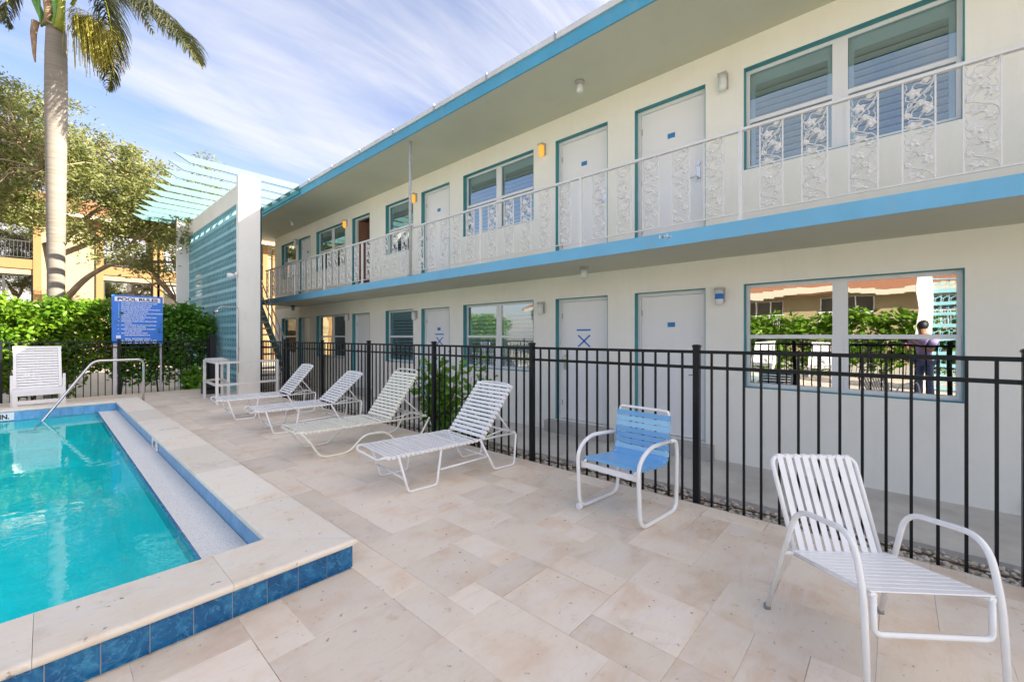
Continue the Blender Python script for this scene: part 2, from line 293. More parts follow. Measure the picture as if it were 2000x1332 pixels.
# ------------------------------------------------------------------ mesh helpers
class MB:
    def __init__(s): s.v = []; s.f = []; s.sm = []; s.mi = []; s.m = 0
    def add(s, vs, fs, smooth=False):
        b = len(s.v); s.v += [tuple(x) for x in vs]
        for f in fs: s.f.append(tuple(b+i for i in f)); s.sm.append(smooth); s.mi.append(s.m)
    def box(s, x0, x1, y0, y1, z0, z1):
        s.add([(x0,y0,z0),(x1,y0,z0),(x1,y1,z0),(x0,y1,z0),(x0,y0,z1),(x1,y0,z1),(x1,y1,z1),(x0,y1,z1)],
              [(0,3,2,1),(4,5,6,7),(0,1,5,4),(1,2,6,5),(2,3,7,6),(3,0,4,7)]); return s
    def bbox(s, x0, x1, y0, y1, z0, z1, b=.004):      # box with chamfered top edges
        s.add([(x0,y0,z0),(x1,y0,z0),(x1,y1,z0),(x0,y1,z0),(x0,y0,z1-b),(x1,y0,z1-b),(x1,y1,z1-b),(x0,y1,z1-b),
               (x0+b,y0+b,z1),(x1-b,y0+b,z1),(x1-b,y1-b,z1),(x0+b,y1-b,z1)],
              [(0,3,2,1),(0,1,5,4),(1,2,6,5),(2,3,7,6),(3,0,4,7),(4,5,9,8),(5,6,10,9),(6,7,11,10),(7,4,8,11),(8,9,10,11)]); return s
    def bar(s, p, q, w, h, up=(0,0,1)):
        p = Vector(p); q = Vector(q); d = (q-p).normalized(); u = Vector(up)
        if abs(d.dot(u)) > .99: u = Vector((1,0,0))
        r = d.cross(u).normalized(); u = r.cross(d).normalized(); vs = []
        for a in (p, q):
            for i, j in ((-1,-1),(1,-1),(1,1),(-1,1)): vs.append(a+r*(i*w/2)+u*(j*h/2))
        s.add(vs, [(0,1,2,3),(7,6,5,4),(0,4,5,1),(1,5,6,2),(2,6,7,3),(3,7,4,0)]); return s
    def tube(s, pts, r, seg=8, closed=False, caps=True):
        P = [Vector(p) for p in pts]; n = len(P); rr = r if isinstance(r, (list, tuple)) else [r]*n
        T = []
        for i in range(n):
            a = P[(i-1) % n] if (closed or i > 0) else P[i]; b = P[(i+1) % n] if (closed or i < n-1) else P[i]
            T.append((b-a).normalized() if (b-a).length > 1e-9 else Vector((0,0,1)))
        u = T[0].orthogonal().normalized(); vs = []
        for i in range(n):
            u = (u - T[i]*u.dot(T[i]))
            u = u.normalized() if u.length > 1e-6 else T[i].orthogonal().normalized()
            w = T[i].cross(u)
            for k in range(seg):
                a = 2*math.pi*k/seg; vs.append(P[i]+(u*math.cos(a)+w*math.sin(a))*rr[i])
        fs = []
        for i in range(n if closed else n-1):
            j = (i+1) % n
            for k in range(seg): fs.append((i*seg+k, i*seg+(k+1) % seg, j*seg+(k+1) % seg, j*seg+k))
        s.add(vs, fs, True)
        if caps and not closed:
            b = len(s.v)-len(vs)
            s.f.append(tuple(b+k for k in range(seg))[::-1]); s.sm.append(False); s.mi.append(s.m)
            s.f.append(tuple(b+(n-1)*seg+k for k in range(seg))); s.sm.append(False); s.mi.append(s.m)
        return s
    def lathe(s, prof, c=(0,0,0), seg=12, axis='z'):
        vs = []; n = len(prof)
        for r, z in prof:
            for k in range(seg):
                a = 2*math.pi*k/seg; x, y = r*math.cos(a), r*math.sin(a)
                vs.append((c[0]+x, c[1]+y, c[2]+z) if axis == 'z' else (c[0]+z, c[1]+x, c[2]+y))
        fs = [(i*seg+k, i*seg+(k+1) % seg, (i+1)*seg+(k+1) % seg, (i+1)*seg+k) for i in range(n-1) for k in range(seg)]
        s.add(vs, fs, True)
        b = len(s.v)-len(vs); s.f.append(tuple(b+k for k in range(seg))[::-1]); s.f.append(tuple(b+(n-1)*seg+k for k in range(seg))); s.sm += [False]*2; s.mi += [s.m]*2
        return s
    def mesh(s, name, mats):
        me = bpy.data.meshes.new(name); me.from_pydata(s.v, [], s.f); me.update()
        me.polygons.foreach_set('use_smooth', s.sm)
        if not isinstance(mats, (list, tuple)): mats = [mats]
        for m in mats: me.materials.append(M(m) if isinstance(m, str) else m)
        if len(mats) > 1: me.polygons.foreach_set('material_index', s.mi)
        return me
def link(name, me, parent=None, loc=None, rot=None):
    o = bpy.data.objects.new(name, me); COL.objects.link(o)
    if parent: o.parent = parent
    if loc: o.location = loc
    if rot: o.rotation_euler = rot
    return o
def part(name, mb, mats, parent, **k):
    return link(name, mb.mesh(name, mats), parent, **k)
def tag(o, label, cat, group=None, kind=None):
    if label: o['label'] = label
    if cat: o['category'] = cat
    if group: o['group'] = group
    if kind: o['kind'] = kind
    return o
def thing(name, label, cat, loc=(0,0,0), rz=0, group=None):
    o = bpy.data.objects.new(name, None); COL.objects.link(o); o.location = loc; o.rotation_euler = (0,0,rz); o.empty_display_size = .2
    return tag(o, label, cat, group)
def struct(name, mb, mats, label=None):
    o = part(name, mb, mats, None); o['kind'] = 'structure'
    if label: o['label'] = label
    return o
def copytree(o, parent=None):
    c = o.copy(); COL.objects.link(c); c.parent = parent
    for ch in o.children: copytree(ch, c)
    return c
def arc(pts, r=.05, n=5):           # rounds the corners of a polyline
    P = [Vector(p) for p in pts]; out = [P[0]]
    for i in range(1, len(P)-1):
        a, b, c = P[i-1], P[i], P[i+1]; rr = min(r, (a-b).length*.49, (c-b).length*.49)
        p = b+(a-b).normalized()*rr; q = b+(c-b).normalized()*rr
        for k in range(n+1):
            t = k/n; out.append(p*(1-t)**2+b*2*t*(1-t)+q*t*t)
    out.append(P[-1]); return out

# ================================================================== ground, deck, pool
PX0, PX1, PY0, PY1 = -5.2, .95, 2.957, 11.36      # inside of the pool
mb = MB()
big = 400
for x0, x1, y0, y1 in ((-big, PX0-.1, -big, big), (PX1+.1, big, -big, big), (PX0-.1, PX1+.1, -big, PY0-.1), (PX0-.1, PX1+.1, PY1+.1, big)):
    mb.add([(x0,y0,-.34),(x1,y0,-.34),(x1,y1,-.34),(x0,y1,-.34)], [(0,1,2,3)])
struct('ground', mb, 'sandy_ground', 'pale sandy ground round the buildings')
# deck slab under the pavers
DX0, DX1, DY0, DY1 = -7.0, 3.82, -3.2, 14.35
mb = MB(); zt = -.006
mb.box(1.25, DX1, DY0, DY1, -.33, zt); mb.box(DX0, 1.25, DY0, 2.62, -.33, zt); mb.box(DX0, 1.25, 11.7, DY1, -.33, zt); mb.box(DX0, -5.5, 2.62, 11.7, -.33, zt)
deck = struct('deck', mb, 'joint_sand', 'pool deck paved with cream travertine')
# pavers: French pattern of 1x1, 1x2, 2x2, 2x3 cells
CX, CY = .2085, .223
gx0, gy0 = 1.293-40*CX, .51-17*CY
used = set(); pav = []
def cellok(i, j):
    x = gx0+(i+.5)*CX; y = gy0+(j+.5)*CY
    if not (DX0 < x < DX1-.02 and DY0 < y < DY1-.02): return False
    if -5.6 < x < 1.33 and 2.5 < y < 11.8: return -5.6 < x < 1.24 and (y < 2.50 or y > 11.8)
    return True
def put(i, j, w, h):
    cs = [(i+a, j+b) for a in range(w) for b in range(h)]
    if any(c in used or not cellok(*c) for c in cs): return False
    used.update(cs); pav.append((i, j, w, h)); return True
i40 = 40
put(i40+1, 22, 1, 1); put(i40+1, 23, 2, 2); put(i40, 19, 2, 3); put(i40+2, 20, 2, 2); put(i40+2, 18, 1, 2); put(i40+2, 22, 2, 3); put(i40+3, 18, 2, 2)
for j in range(0, 90):
    for i in range(0, 60):
        if (i, j) in used or not cellok(i, j): continue
        o = [(3,2),(2,3),(2,2),(2,2),(2,1),(1,2),(3,2),(2,3)]; rnd.shuffle(o)
        for w, h in o+[(1,1)]:
            if put(i, j, w, h): break
pav.sort(key=lambda p: (gx0+(p[0]+p[2]/2)*CX-.4)**2+(gy0+(p[1]+p[3]/2)*CY-.4)**2 + (0 if (gx0+p[0]*CX) > -1 and gy0+p[1]*CY > -.8 and gx0+p[0]*CX+gy0+p[1]*CY > .3 else 1e4))
smb = MB(); pc = {}; sm_attr = []
for n_, (i, j, w, h) in enumerate(pav):
    x0 = gx0+i*CX; x1 = x0+w*CX; y0 = gy0+j*CY; y1 = y0+h*CY
    x1 = min(x1, DX1); y1 = min(y1, DY1)
    g = rnd.choice([.0003, .0003, .0003, .0005, .0012, .0018])
    dz = rnd.uniform(-.0008, .0008)
    if n_ < 300:
        key = (round(x1-x0, 3), round(y1-y0, 3), g)
        if key not in pc: pc[key] = MB().bbox(g, key[0]-g, g, key[1]-g, -.03, 0, .0012).mesh('paver', 'paver')
        link('paver', pc[key], deck, loc=(x0, y0, dz))
    else:
        smb.bbox(x0+g, x1-g, y0+g, y1-g, -.03, dz, .0012); sm_attr += [rnd.random()]*10
o = part('pavers', smb, 'paver', deck); o['kind'] = 'stuff'
a = o.data.attributes.new('piece', 'FLOAT', 'FACE'); a.data.foreach_set('value', sm_attr)

pool = thing('swimming_pool', 'raised swimming pool edged in pale stone coping and blue tiles', 'swimming pool', (PX1, PY0, 0))
def pp(name, mb, mats, parent=None, **k):
    o = part(name, mb, mats, parent or pool, **k)
    if not parent: o.location = (-PX1, -PY0, 0)
    return o
mb = MB()                                        # shell (basin and the low curb under the coping)
mb.box(PX0-.1, PX1+.1, PY0-.1, PY1+.1, -1.55, -1.35)
mb.box(PX0-.1, PX0, PY0-.1, PY1+.1, -1.35, -.03); mb.box(.67, .95, PY0, PY1, -1.35, -.03); mb.box(.95, 1.05, PY0-.1, PY1+.1, -1.35, -.03)
mb.box(PX0, PX1, PY0-.1, PY0, -1.35, -.03); mb.box(PX0, PX1, PY1, PY1+.1, -1.35, -.03)
for k in range(3): mb.box(-1.6, .67, PY1-.45-.32*k, PY1-.32*k, -1.35, -.14-.30*k)
pp('basin', mb, 'pool_plaster')
mb = MB(); mb.box(PX0-.32, PX1+.335, PY0-.41, PY0-.012, -.06, .138); mb.box(.962, 1.285, PY0-.012, PY1+.012, -.06, .138)
mb.box(PX0-.32, 1.285, PY1+.012, PY1+.36, -.06, .138); mb.box(PX0-.32, PX0-.012, PY0-.012, PY1+.012, -.06, .138)
pp('curb', mb, 'grout')
mb = MB().box(.685, .948, PY0+.002, PY1-.002, -.03, .002); pp('gutter_ledge', mb, 'ledge_pebble')
# outer tiles
tw = .1635
tm = MB().box(.0015, tw-.0025, -.004, 0, 0, .146).mesh('tile', 'pool_tile')
k = 0
while 1.308-(k+1)*tw > -2.6:
    link('tile', tm, pool, loc=(1.306-(k+1)*tw-PX1, -.412, -.006)); k += 1
tmr = MB().box(0, .009, .0015, tw-.0025, 0, .146).mesh('tile', 'pool_tile')
for k in range(30): link('tile', tmr, pool, loc=(1.2865-PX1, 2.55+k*tw-PY0, -.006))
# inner waterline tiles, right wall, far wall
ti = MB().box(0, .01, .001, .1505-.001, 0, .14).mesh('tile', 'tile_inner')
for k in range(55): link('tile', ti, pool, loc=(.952-PX1, k*.1525+.003, .0))
ti2 = MB().box(.001, .1505-.001, 0, .01, 0, .15).mesh('tile', 'tile_inner')
for k in range(40):
    if 6.34 < k*.1525+.15 < 6.8: pass
    link('tile', ti2, pool, loc=(.95-(k+1)*.1525-PX1, 11.352-PY0, -.012))
tl = MB().box(0, .02, .001, .1505-.001, -.10, .004).mesh('tile', 'pool_tile')
for k in range(55): link('tile', tl, pool, loc=(.665-PX1, k*.1525+.003, .0))
# coping stones, rounded nose
def coping(poly, nrm, cor=None, z0=.140, z1=.180):
    P = [Vector(p+(0,)) for p in poly]; c = sum(P, Vector())/len(P); mb = MB(); n = len(P); nv = Vector(nrm+(0,))
    rings = []
    for d, z in ((.012, z0), (.004, z0+.005), (0, z0+.014), (0, z1-.014), (.004, z1-.006), (.011, z1-.0015), (.020, z1)):
        rings.append([p-nv*(d if (p-c).dot(nv) > 0 else -d*.5)+(Vector(cor[1]+(0,))*-(d if i == cor[0] else -d*.5) if cor and i in (cor[0], cor[0]+1) else Vector())+Vector((0,0,z)) for i, p in enumerate(P)])
    for i in range(len(rings)-1):
        mb.add(rings[i]+rings[i+1], [(j, (j+1) % n, n+(j+1) % n, n+j) for j in range(n)])
    mb.add(rings[0], [tuple(range(n))[::-1]]); mb.add(rings[-1], [tuple(range(n))]); return mb
gp = .0008
xs = [.65, -.035, -.72, -1.41, -2.1, -2.8, -3.5, -4.2, -4.9, -5.6]
pp('coping_stone', coping([(.65+gp, 2.51), (1.3195, 2.51), (.9295, 2.9475), (.65+gp, 2.947)], (0,-1), (1, (1,0))), 'coping')
for a, b in zip(xs[:-1], xs[1:]): pp('coping_stone', coping([(b+gp, 2.51), (a-gp, 2.51), (a-gp, 2.947), (b+gp, 2.947)], (0,-1)), 'coping')
ys = [2.95, 4.12, 5.30, 6.52, 7.74, 8.96, 10.18, 11.37]
pp('coping_stone', coping([(.93, 3.6-gp), (.93, 2.949), (1.32, 2.5115), (1.32, 3.6-gp)], (1,0), (2, (0,-1))), 'coping')
ys = [3.6, 4.8, 6.0, 7.2, 8.4, 9.6, 10.8, 11.78]
for a, b in zip(ys[:-1], ys[1:]): pp('coping_stone', coping([(.93, a+gp), (1.32, a+gp), (1.32, b-gp), (.93, b-gp)], (1,0)), 'coping')
xs = [.93, .2, -.6, -1.4, -2.2, -3.0, -3.8, -4.6, -5.4]
for a, b in zip(xs[:-1], xs[1:]): pp('coping_stone', coping([(b+gp, 11.37), (a-gp, 11.37), (a-gp, 11.78), (b+gp, 11.78)], (0,1)), 'coping')
for k in range(7): pp('coping_stone', coping([(-5.6, 2.96+1.2*k+gp), (-5.19, 2.96+1.2*k+gp), (-5.19, 4.16+1.2*k-gp), (-5.6, 4.16+1.2*k-gp)], (-1,0)), 'coping')
# drain cover on the ledge
mb = MB(); mb.box(.79, .90, 3.20, 3.31, .002, .008)
for k in range(5): mb.box(.80, .89, 3.212+k*.019, 3.222+k*.019, .008, .014)
pp('drain_cover', mb, 'steel_dull')
# letters
def text_mesh(name, s, size, mt, parent, loc, rot, depth=.001, align='CENTER', bold=0, sx=1):
    cu = bpy.data.curves.new(name, 'FONT'); cu.body = s; cu.size = size; cu.extrude = depth; cu.align_x = align; cu.offset = bold; cu.resolution_u = 3
    t = bpy.data.objects.new('tmp', cu); COL.objects.link(t)
    dg = bpy.context.evaluated_depsgraph_get(); me = bpy.data.meshes.new_from_object(t.evaluated_get(dg)); bpy.data.objects.remove(t)
    me.materials.clear(); me.materials.append(M(mt)); o = link(name, me, parent, loc, rot); o.scale = (sx, 1, 1); return o
d = pp('depth_marker', MB().box(-.86, -.36, 11.338, 11.350, .004, .134), 'sign_white')
text_mesh('lettering', '4 FT. 0 IN.', .112, 'black', d, (-.61, 11.337, .028), (math.radians(90), 0, 0), .001, 'CENTER', .004, .80)
d = pp('depth_marker', MB().box(.936, .948, 6.82, 7.2, .012, .136), 'sign_white')
text_mesh('lettering', '4 FT.', .11, 'black', d, (.935, 7.01, .035), (math.radians(90), 0, math.radians(-90)), .001, 'CENTER', .003, .9)
d = pp('depth_marker', MB().box(1.03, 1.27, 7.33, 7.47, .1802, .1808), 'coping')
text_mesh('lettering', 'NO DIVING', .042, 'sign_ink', d, (1.15, 7.385, .1812), (0, 0, 0), .0004, 'CENTER', .0005)
# grab rail
mb = MB(); mb.tube(arc([(1.36, 11.50, 0), (1.36, 11.42, .98), (.62, 11.30, .985), (-.02, 10.95, .0), (-.12, 10.90, -.14)], .11, 6), .0215, 12)
mb.lathe([(.045, 0), (.045, .012), (.03, .02)], (1.36, 11.50, .0), 14)
o = part('pool_handrail', mb, 'steel', None); tag(o, 'bent stainless steel handrail running down into the pool water', 'handrail')
mb = MB().add([(PX0+.001, PY0+.001, -.012), (.664, PY0+.001, -.012), (.664, PY1-.001, -.012), (PX0+.001, PY1-.001, -.012)], [(0,1,2,3)])
mb = MB(); mb.add([(PX0+.001, PY0+.001, -.012), (.664, PY0+.001, -.012), (.664, PY1-.001, -.012), (PX0+.001, PY1-.001, -.012)], [(0,1,2,3)])
struct('pool_water', mb, 'water', 'clear turquoise pool water')

# walkway and gravel strip
mb = MB(); mb.box(4.80, 6.16, -14, 26, -.36, -.233); struct('walkway', mb, 'walkway', 'grey concrete walkway along the motel')
mb = MB(); mb.box(3.82, 4.80, -14, 26, -.36, -.285); struct('gravel_bed', mb, 'joint_sand')
def stones(n, x0, x1, y0f, zf, s0, s1, name):
    rs = np.random.RandomState(3); t = (1+5**.5)/2
    iv = np.array([(-1,t,0),(1,t,0),(-1,-t,0),(1,-t,0),(0,-1,t),(0,1,t),(0,-1,-t),(0,1,-t),(t,0,-1),(t,0,1),(-t,0,-1),(-t,0,1)])/1.9
    fi = np.array([(0,11,5),(0,5,1),(0,1,7),(0,7,10),(0,10,11),(1,5,9),(5,11,4),(11,10,2),(10,7,6),(7,1,8),(3,9,4),(3,4,2),(3,2,6),(3,6,8),(3,8,9),(4,9,5),(2,4,11),(6,2,10),(8,6,7),(9,8,1)])
    V = []; Fc = []
    for k in range(n):
        u = rs.rand()**1.7; y = y0f[0]+(y0f[1]-y0f[0])*u; x = rs.uniform(x0, x1)
        s = rs.uniform(s0, s1)*(1+.8*u); sc = s*np.array([rs.uniform(.8,1.3), rs.uniform(.7,1.1), rs.uniform(.45,.8)])
        a = rs.uniform(0, 6.28); c, sn = math.cos(a), math.sin(a)
        v = (iv+rs.uniform(-.12,.12,iv.shape))*sc; v = np.stack([v[:,0]*c-v[:,1]*sn, v[:,0]*sn+v[:,1]*c, v[:,2]],1)+np.array([x, y, zf+rs.uniform(-.006,.014)])
        V.append(v); Fc.append(fi+12*k)
    me = bpy.data.meshes.new(name); me.from_pydata(np.concatenate(V).tolist(), [], np.concatenate(Fc).tolist()); me.materials.append(M('pebble'))
    me.polygons.foreach_set('use_smooth', [True]*len(me.polygons))
    return link(name, me)
o = stones(11000, 3.83, 4.78, (-1.8, 14), -.272, .010, .022, 'gravel'); o['kind'] = 'stuff'; o['label'] = 'loose pale pebbles between fence and walkway'
mb = MB(); mb.tube([(4.62+.03*math.sin(y*1.3), y*.5, -.255) for y in range(-6, 28)], .009, 6)
o = part('irrigation_pipe', mb, 'rust_dark', None); tag(o, 'thin brown irrigation hose lying on the gravel by the walkway', 'hose')

# ================================================================== motel
motel = thing('motel', 'two storey white motel with turquoise door and window trim', 'motel', (6.16, -14, -.23))
def mp_(name, mb, mats, parent=None, **k):
    o = part(name, mb, mats, parent or motel, **k)
    if not parent: o.location = (-6.16, 14, .23)
    return o
WX, WXI = 6.16, 6.42
YA, YB = -14.0, 18.35
OPS = [('w',-.51,1.48),('d',1.96,3.01),('d',3.48,4.53),('w',5.04,7.03),('d',7.50,8.57),('w',8.91,10.18),('d',11.01,12.02),('w',12.47,14.51),('d',15.0,16.01),('w',16.25,17.64)]
OPS = [('d',-4.4,-3.35),('d',-2.9,-1.85)]+OPS
OPS = [('w',-9.1,-7.1)]+OPS
def wall(z0, z1, zd0, zd1, zw0, zw1, name):
    mb = MB(); y = YA
    for t, a, b in OPS:
        mb.box(WX, WXI, y, a, z0, z1)
        mb.box(WX, WXI, a, b, zd1 if t == 'd' else zw1, z1)
        mb.box(WX, WXI, a, b, z0, zd0 if t == 'd' else zw0)
        y = b
    mb.box(WX, WXI, y, YB, z0, z1)
    return mp_(name, mb, 'wall_paint')
LZ = dict(d0=-.03, d1=2.12, w0=.78, w1=2.135); UZ = dict(d0=2.79, d1=4.95, w0=3.625, w1=4.96)
wall(-.30, 2.51, LZ['d0'], LZ['d1'], LZ['w0'], LZ['w1'], 'lower_wall')
wall(2.67, 5.34, UZ['d0'], UZ['d1'], UZ['w0'], UZ['w1'], 'upper_wall')
mb = MB(); mb.box(WXI, 12, YB-.25, YB, -.3, 5.34); mb.box(WXI, 12, YA, YA+.25, -.3, 5.34); mb.box(11.75, 12, YA+.25, YB-.25, -.3, 5.34)
mp_('end_walls', mb, 'wall_paint')
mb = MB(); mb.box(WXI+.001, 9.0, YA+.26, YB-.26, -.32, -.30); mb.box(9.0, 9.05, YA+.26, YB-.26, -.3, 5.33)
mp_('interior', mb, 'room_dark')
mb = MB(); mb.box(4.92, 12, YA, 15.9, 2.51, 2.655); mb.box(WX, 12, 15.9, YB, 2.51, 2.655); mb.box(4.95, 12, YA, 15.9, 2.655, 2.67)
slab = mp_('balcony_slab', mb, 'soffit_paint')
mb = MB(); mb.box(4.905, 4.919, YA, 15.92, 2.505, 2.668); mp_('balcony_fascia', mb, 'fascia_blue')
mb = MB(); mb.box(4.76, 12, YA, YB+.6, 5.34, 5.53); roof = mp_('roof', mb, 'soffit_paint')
mb = MB(); mb.box(4.735, 4.759, YA, YB+.6, 5.335, 5.525); mp_('roof_fascia', mb, 'roof_fascia')
mb = MB(); mb.box(4.72, 4.90, YA, YB+.6, 5.53, 5.61); mb.box(4.71, 4.734, YA, YB+.6, 5.526, 5.609); mp_('roof_flashing', mb, 'flashing')
mb = MB()
for y in np.arange(-6, 12, 1.35):
    mb.box(4.698, 4.709, y, y+.035, 5.53, 5.62)
mp_('flashing_clips', mb, 'steel_dull')
mb = MB(); mb.box(4.90, 12, YA, YB+.6, 5.53, 5.58); mp_('roof_deck', mb, 'roofing')
# stucco scar on slab edge
mb = MB()
for k in range(14):
    x = 4.9045; y = rnd.gauss(2.02, .05); z = 2.62+rnd.uniform(-.02, .025); r = rnd.uniform(.006, .016)
    mb.lathe([(r, -.0008), (r*.8, .0005)], (x, y, z), 7, 'x')
o = mp_('chipped_paint', mb, 'white_plaster')

# windows
def window(a, b, z0, z1, double, upper, near, blinds):
    H = z1-z0; Wd = b-a
    mb = MB(); t = .008; x0, x1 = WX-.002, WX+.135
    mb.box(x0, x1, a+.0005, a+t, z0+t, z1-t); mb.box(x0, x1, b-t, b-.0005, z0+t, z1-t); mb.box(x0, x1, a+.0005, b-.0005, z1-t, z1-.0005); mb.box(x0, x1, a+.0005, b-.0005, z0+.0005, z0+t)
    r = mp_('window', mb, 'trim_teal')
    r['label'] = 'turquoise lined window'
    cells = [(a+t, b-t)]
    if double: m = (a+b)/2; cells = [(a+t, m-.03), (m+.03, b-t)]
    fb = MB(); xf0, xf1 = WX+.096, WX+.134; zc = z0+H*.49
    def fr(x0, x1, y0, y1, q0, q1): fb.bbox(0,0,0,0,0,0) if False else fb.box(x0, x1, y0, y1, q0, q1)
    if double: fr(xf0, xf1, cells[0][1], cells[1][0], z0+t, z1-t)
    for c0, c1 in cells:
        w = .042
        fr(xf0, xf1, c0, c0+w, z0+t, z1-t); fr(xf0, xf1, c1-w, c1, z0+t, z1-t); fr(xf0, xf1, c0+w, c1-w, z1-t-w, z1-t); fr(xf0, xf1, c0+w, c1-w, z0+t, z0+t+w)
        fr(xf0-.010, xf1-.004, c0+.012, c1-.012, zc-.022, zc+.026)
        fr(xf0-.010, xf0-.0005, c0+.012, c0+w+.006, z0+t+.012, zc-.022); fr(xf0-.010, xf0-.0005, c1-w-.006, c1-.012, z0+t+.012, zc-.022); fr(xf0-.010, xf0-.0005, c0+w+.006, c1-w-.006, z0+t+.012, z0+t+w+.012)
    part('frame', fb, 'frame_white', r)
    for c0, c1 in cells:
        for q0, q1 in ((z0+t+.04, zc-.022), (zc+.026, z1-t-.04)):
            part('pane', MB().box(WX+.11, WX+.114, c0+.041, c1-.041, q0, q1), 'pane_clear' if blinds else 'pane_mirror', r)
    if blinds:
        for c0, c1 in cells:
            sb = MB(); y0, y1 = c0+.045, c1-.045; X0, X1 = WX+.15, WX+.175
            sb.box(X0, X1, y0, y0+.05, z0+.03, z1-.03); sb.box(X0, X1, y1-.05, y1, z0+.03, z1-.03)
            sb.box(X0, X1, y0+.05, y1-.05, z1-.2, z1-.03); sb.box(X0, X1, y0+.05, y1-.05, z0+.03, z0+.09)
            part('shutter_frame', sb, 'louver', r)
            n = 13; lm = MB(); ang = math.radians(22 if upper else 62); dx, dz = .036*math.cos(ang), .036*math.sin(ang)
            lm.bar((0, y0+.052, 0), (0, y1-.052, 0), .070, .008, up=(math.sin(ang), 0, math.cos(ang)))
            me = lm.mesh('louver', 'louver')
            zs = np.linspace(z0+.13, z1-.235, n)
            for z in zs: link('louver', me, r, loc=(WX+.165, 0, float(z)))
    return r
lowblind = {3: True, 5: True}
for i, (t, a, b) in enumerate(OPS):
    k = i-3
    if t == 'w':
        dbl = (b-a) > 1.5
        w_ = window(a, b, LZ['w0'], LZ['w1'], dbl, False, k == 0, k in (3, 5))
        w_ = window(a, b, UZ['w0'], UZ['w1'], dbl, True, k == 0, True)
def door(a, b, z0, z1, plate=None, knob=None, opened=False, marks=None):
    mb = MB(); t = .008; x0, x1 = WX-.002, WX+.11
    mb.box(x0, x1, a+.0005, a+t, z0+.001, z1-t); mb.box(x0, x1, b-t, b-.0005, z0+.001, z1-t); mb.box(x0, x1, a+.0005, b-.0005, z1-t, z1-.0005)
    r = mp_('door', mb, 'trim_teal'); r['label'] = 'white flush door in a turquoise lined recess'
    fb = MB(); w = .05
    fb.box(WX+.095, WX+.18, a+t, a+t+w, z0+.001, z1-t); fb.box(WX+.095, WX+.18, b-t-w, b-t, z0+.001, z1-t); fb.box(WX+.095, WX+.18, a+t+w, b-t-w, z1-t-w, z1-t)
    part('door_frame', fb, 'frame_white', r)
    y0, y1 = a+t+w+.004, b-t-w-.004; zz0, zz1 = z0+.012, z1-t-w-.004
    if opened:
        o = part('door_leaf', MB().box(0, .9, 0, .04, 0, zz1-zz0), 'brown_wood', r, loc=(WX+.14, y1-.05, zz0), rot=(0, 0, math.radians(-28)))
        o['label'] = 'brown door standing open'; return r
    lf = part('door_leaf', MB().box(WX+.125, WX+.165, y0, y1, zz0, zz1), 'door_white', r)
    for hz_ in (.25, 1.0, 1.8): part('hinge', MB().box(WX+.112, WX+.1245, y1-.012, y1+.004, z0+hz_, z0+hz_+.09), 'steel_dull', r)
    if plate: part('number_plate', MB().box(WX+.118, WX+.1245, plate-.055, plate+.055, z0+1.62, z0+1.69), 'plate_blue', r)
    kb = MB(); ky = y0+.07 if knob != 'far' else y1-.07
    kb.box(WX+.112, WX+.1245, ky-.025, ky+.025, z0+.88, z0+1.08); kb.tube(arc([(WX+.122, ky, z0+.93), (WX+.05, ky, z0+.93), (WX+.05, ky+.11*(1 if knob != 'far' else -1), z0+.925)], .02), .01, 8)
    part('handle', kb, 'steel', r)
    if knob: 
        part('deadbolt', MB().lathe([(.028, 0), (.028, .015), (.02, .02)], (WX+.104, ky, z0+1.13), 10, 'x'), 'steel', r)
    for m_ in marks or []:
        part('tape_mark', MB().bar((WX+.1232, m_[0], m_[1]), (WX+.1232, m_[2], m_[3]), .002, .028, up=(0, .3, 1)), 'tape_blue', r)
    return r
di = 0
for i, (t, a, b) in enumerate(OPS):
    if t != 'd': continue
    c = (a+b)/2; k = i-3
    if k == 2: mk = [(4.16, 1.56, 3.88, 1.56), (4.13, 1.47, 3.89, 1.27), (3.89, 1.47, 4.13, 1.27)]
    elif k == 4: mk = [(8.18, 1.50, 7.86, 1.50), (8.13, 1.43, 7.90, 1.24), (7.90, 1.43, 8.13, 1.24)]
    else: mk = None
    door(a, b, LZ['d0'], LZ['d1'], plate=(c if k in (1, 4) else None), knob=('far' if k == 2 else 'near'), marks=mk)
    door(a, b, UZ['d0'], UZ['d1'], plate=c, knob='near' if k != 6 else None, opened=(k == 6))
    mp_('doorstep', MB().box(5.98, WX-.001, a-.12, b+.12, -.232, -.035), 'concrete')
# wall lamps
def wall_lamp(y, z, lit, label, tape=False):
    t = thing('wall_lamp', label, 'wall lamp', (WX, y, z), 0, 'wall lamps beside the motel doors')
    part('bracket', MB().box(-.03, -.001, -.055, .055, -.06, .14).box(-.11, -.03, -.055, .055, .10, .135), 'lamp_base', t)
    m = MB(); pr = [(.02, -.10), (.045, -.085), (.052, -.05), (.052, .099)]
    m.lathe(pr, (-.072, 0, 0), 14); part('lamp_shade', m, 'lamp_lit' if lit else 'lamp_glass', t)
    if tape: part('tape', MB().lathe([(.0535, -.02), (.0535, .05)], (-.072, 0, 0), 14), 'tape_blue', t)
    return t
wall_lamp(1.72, 4.83, False, 'unlit white wall lamp upstairs left of the large right hand window')
wall_lamp(4.80, 4.83, True, 'glowing amber wall lamp upstairs, nearest of the three lit ones')
wall_lamp(8.80, 4.83, True, 'glowing amber wall lamp upstairs just right of the tall grey pole')
wall_lamp(12.37, 4.83, True, 'glowing amber wall lamp upstairs left of the open brown door')
wall_lamp(16.12, 4.83, False, 'small unlit wall lamp at the far upstairs corner window')
wall_lamp(1.76, 1.97, False, 'wall lamp wrapped in blue tape beside the mirrored ground floor window', True)
wall_lamp(4.82, 1.94, False, 'ground floor wall lamp right of the blinds window, left of the taped X door')
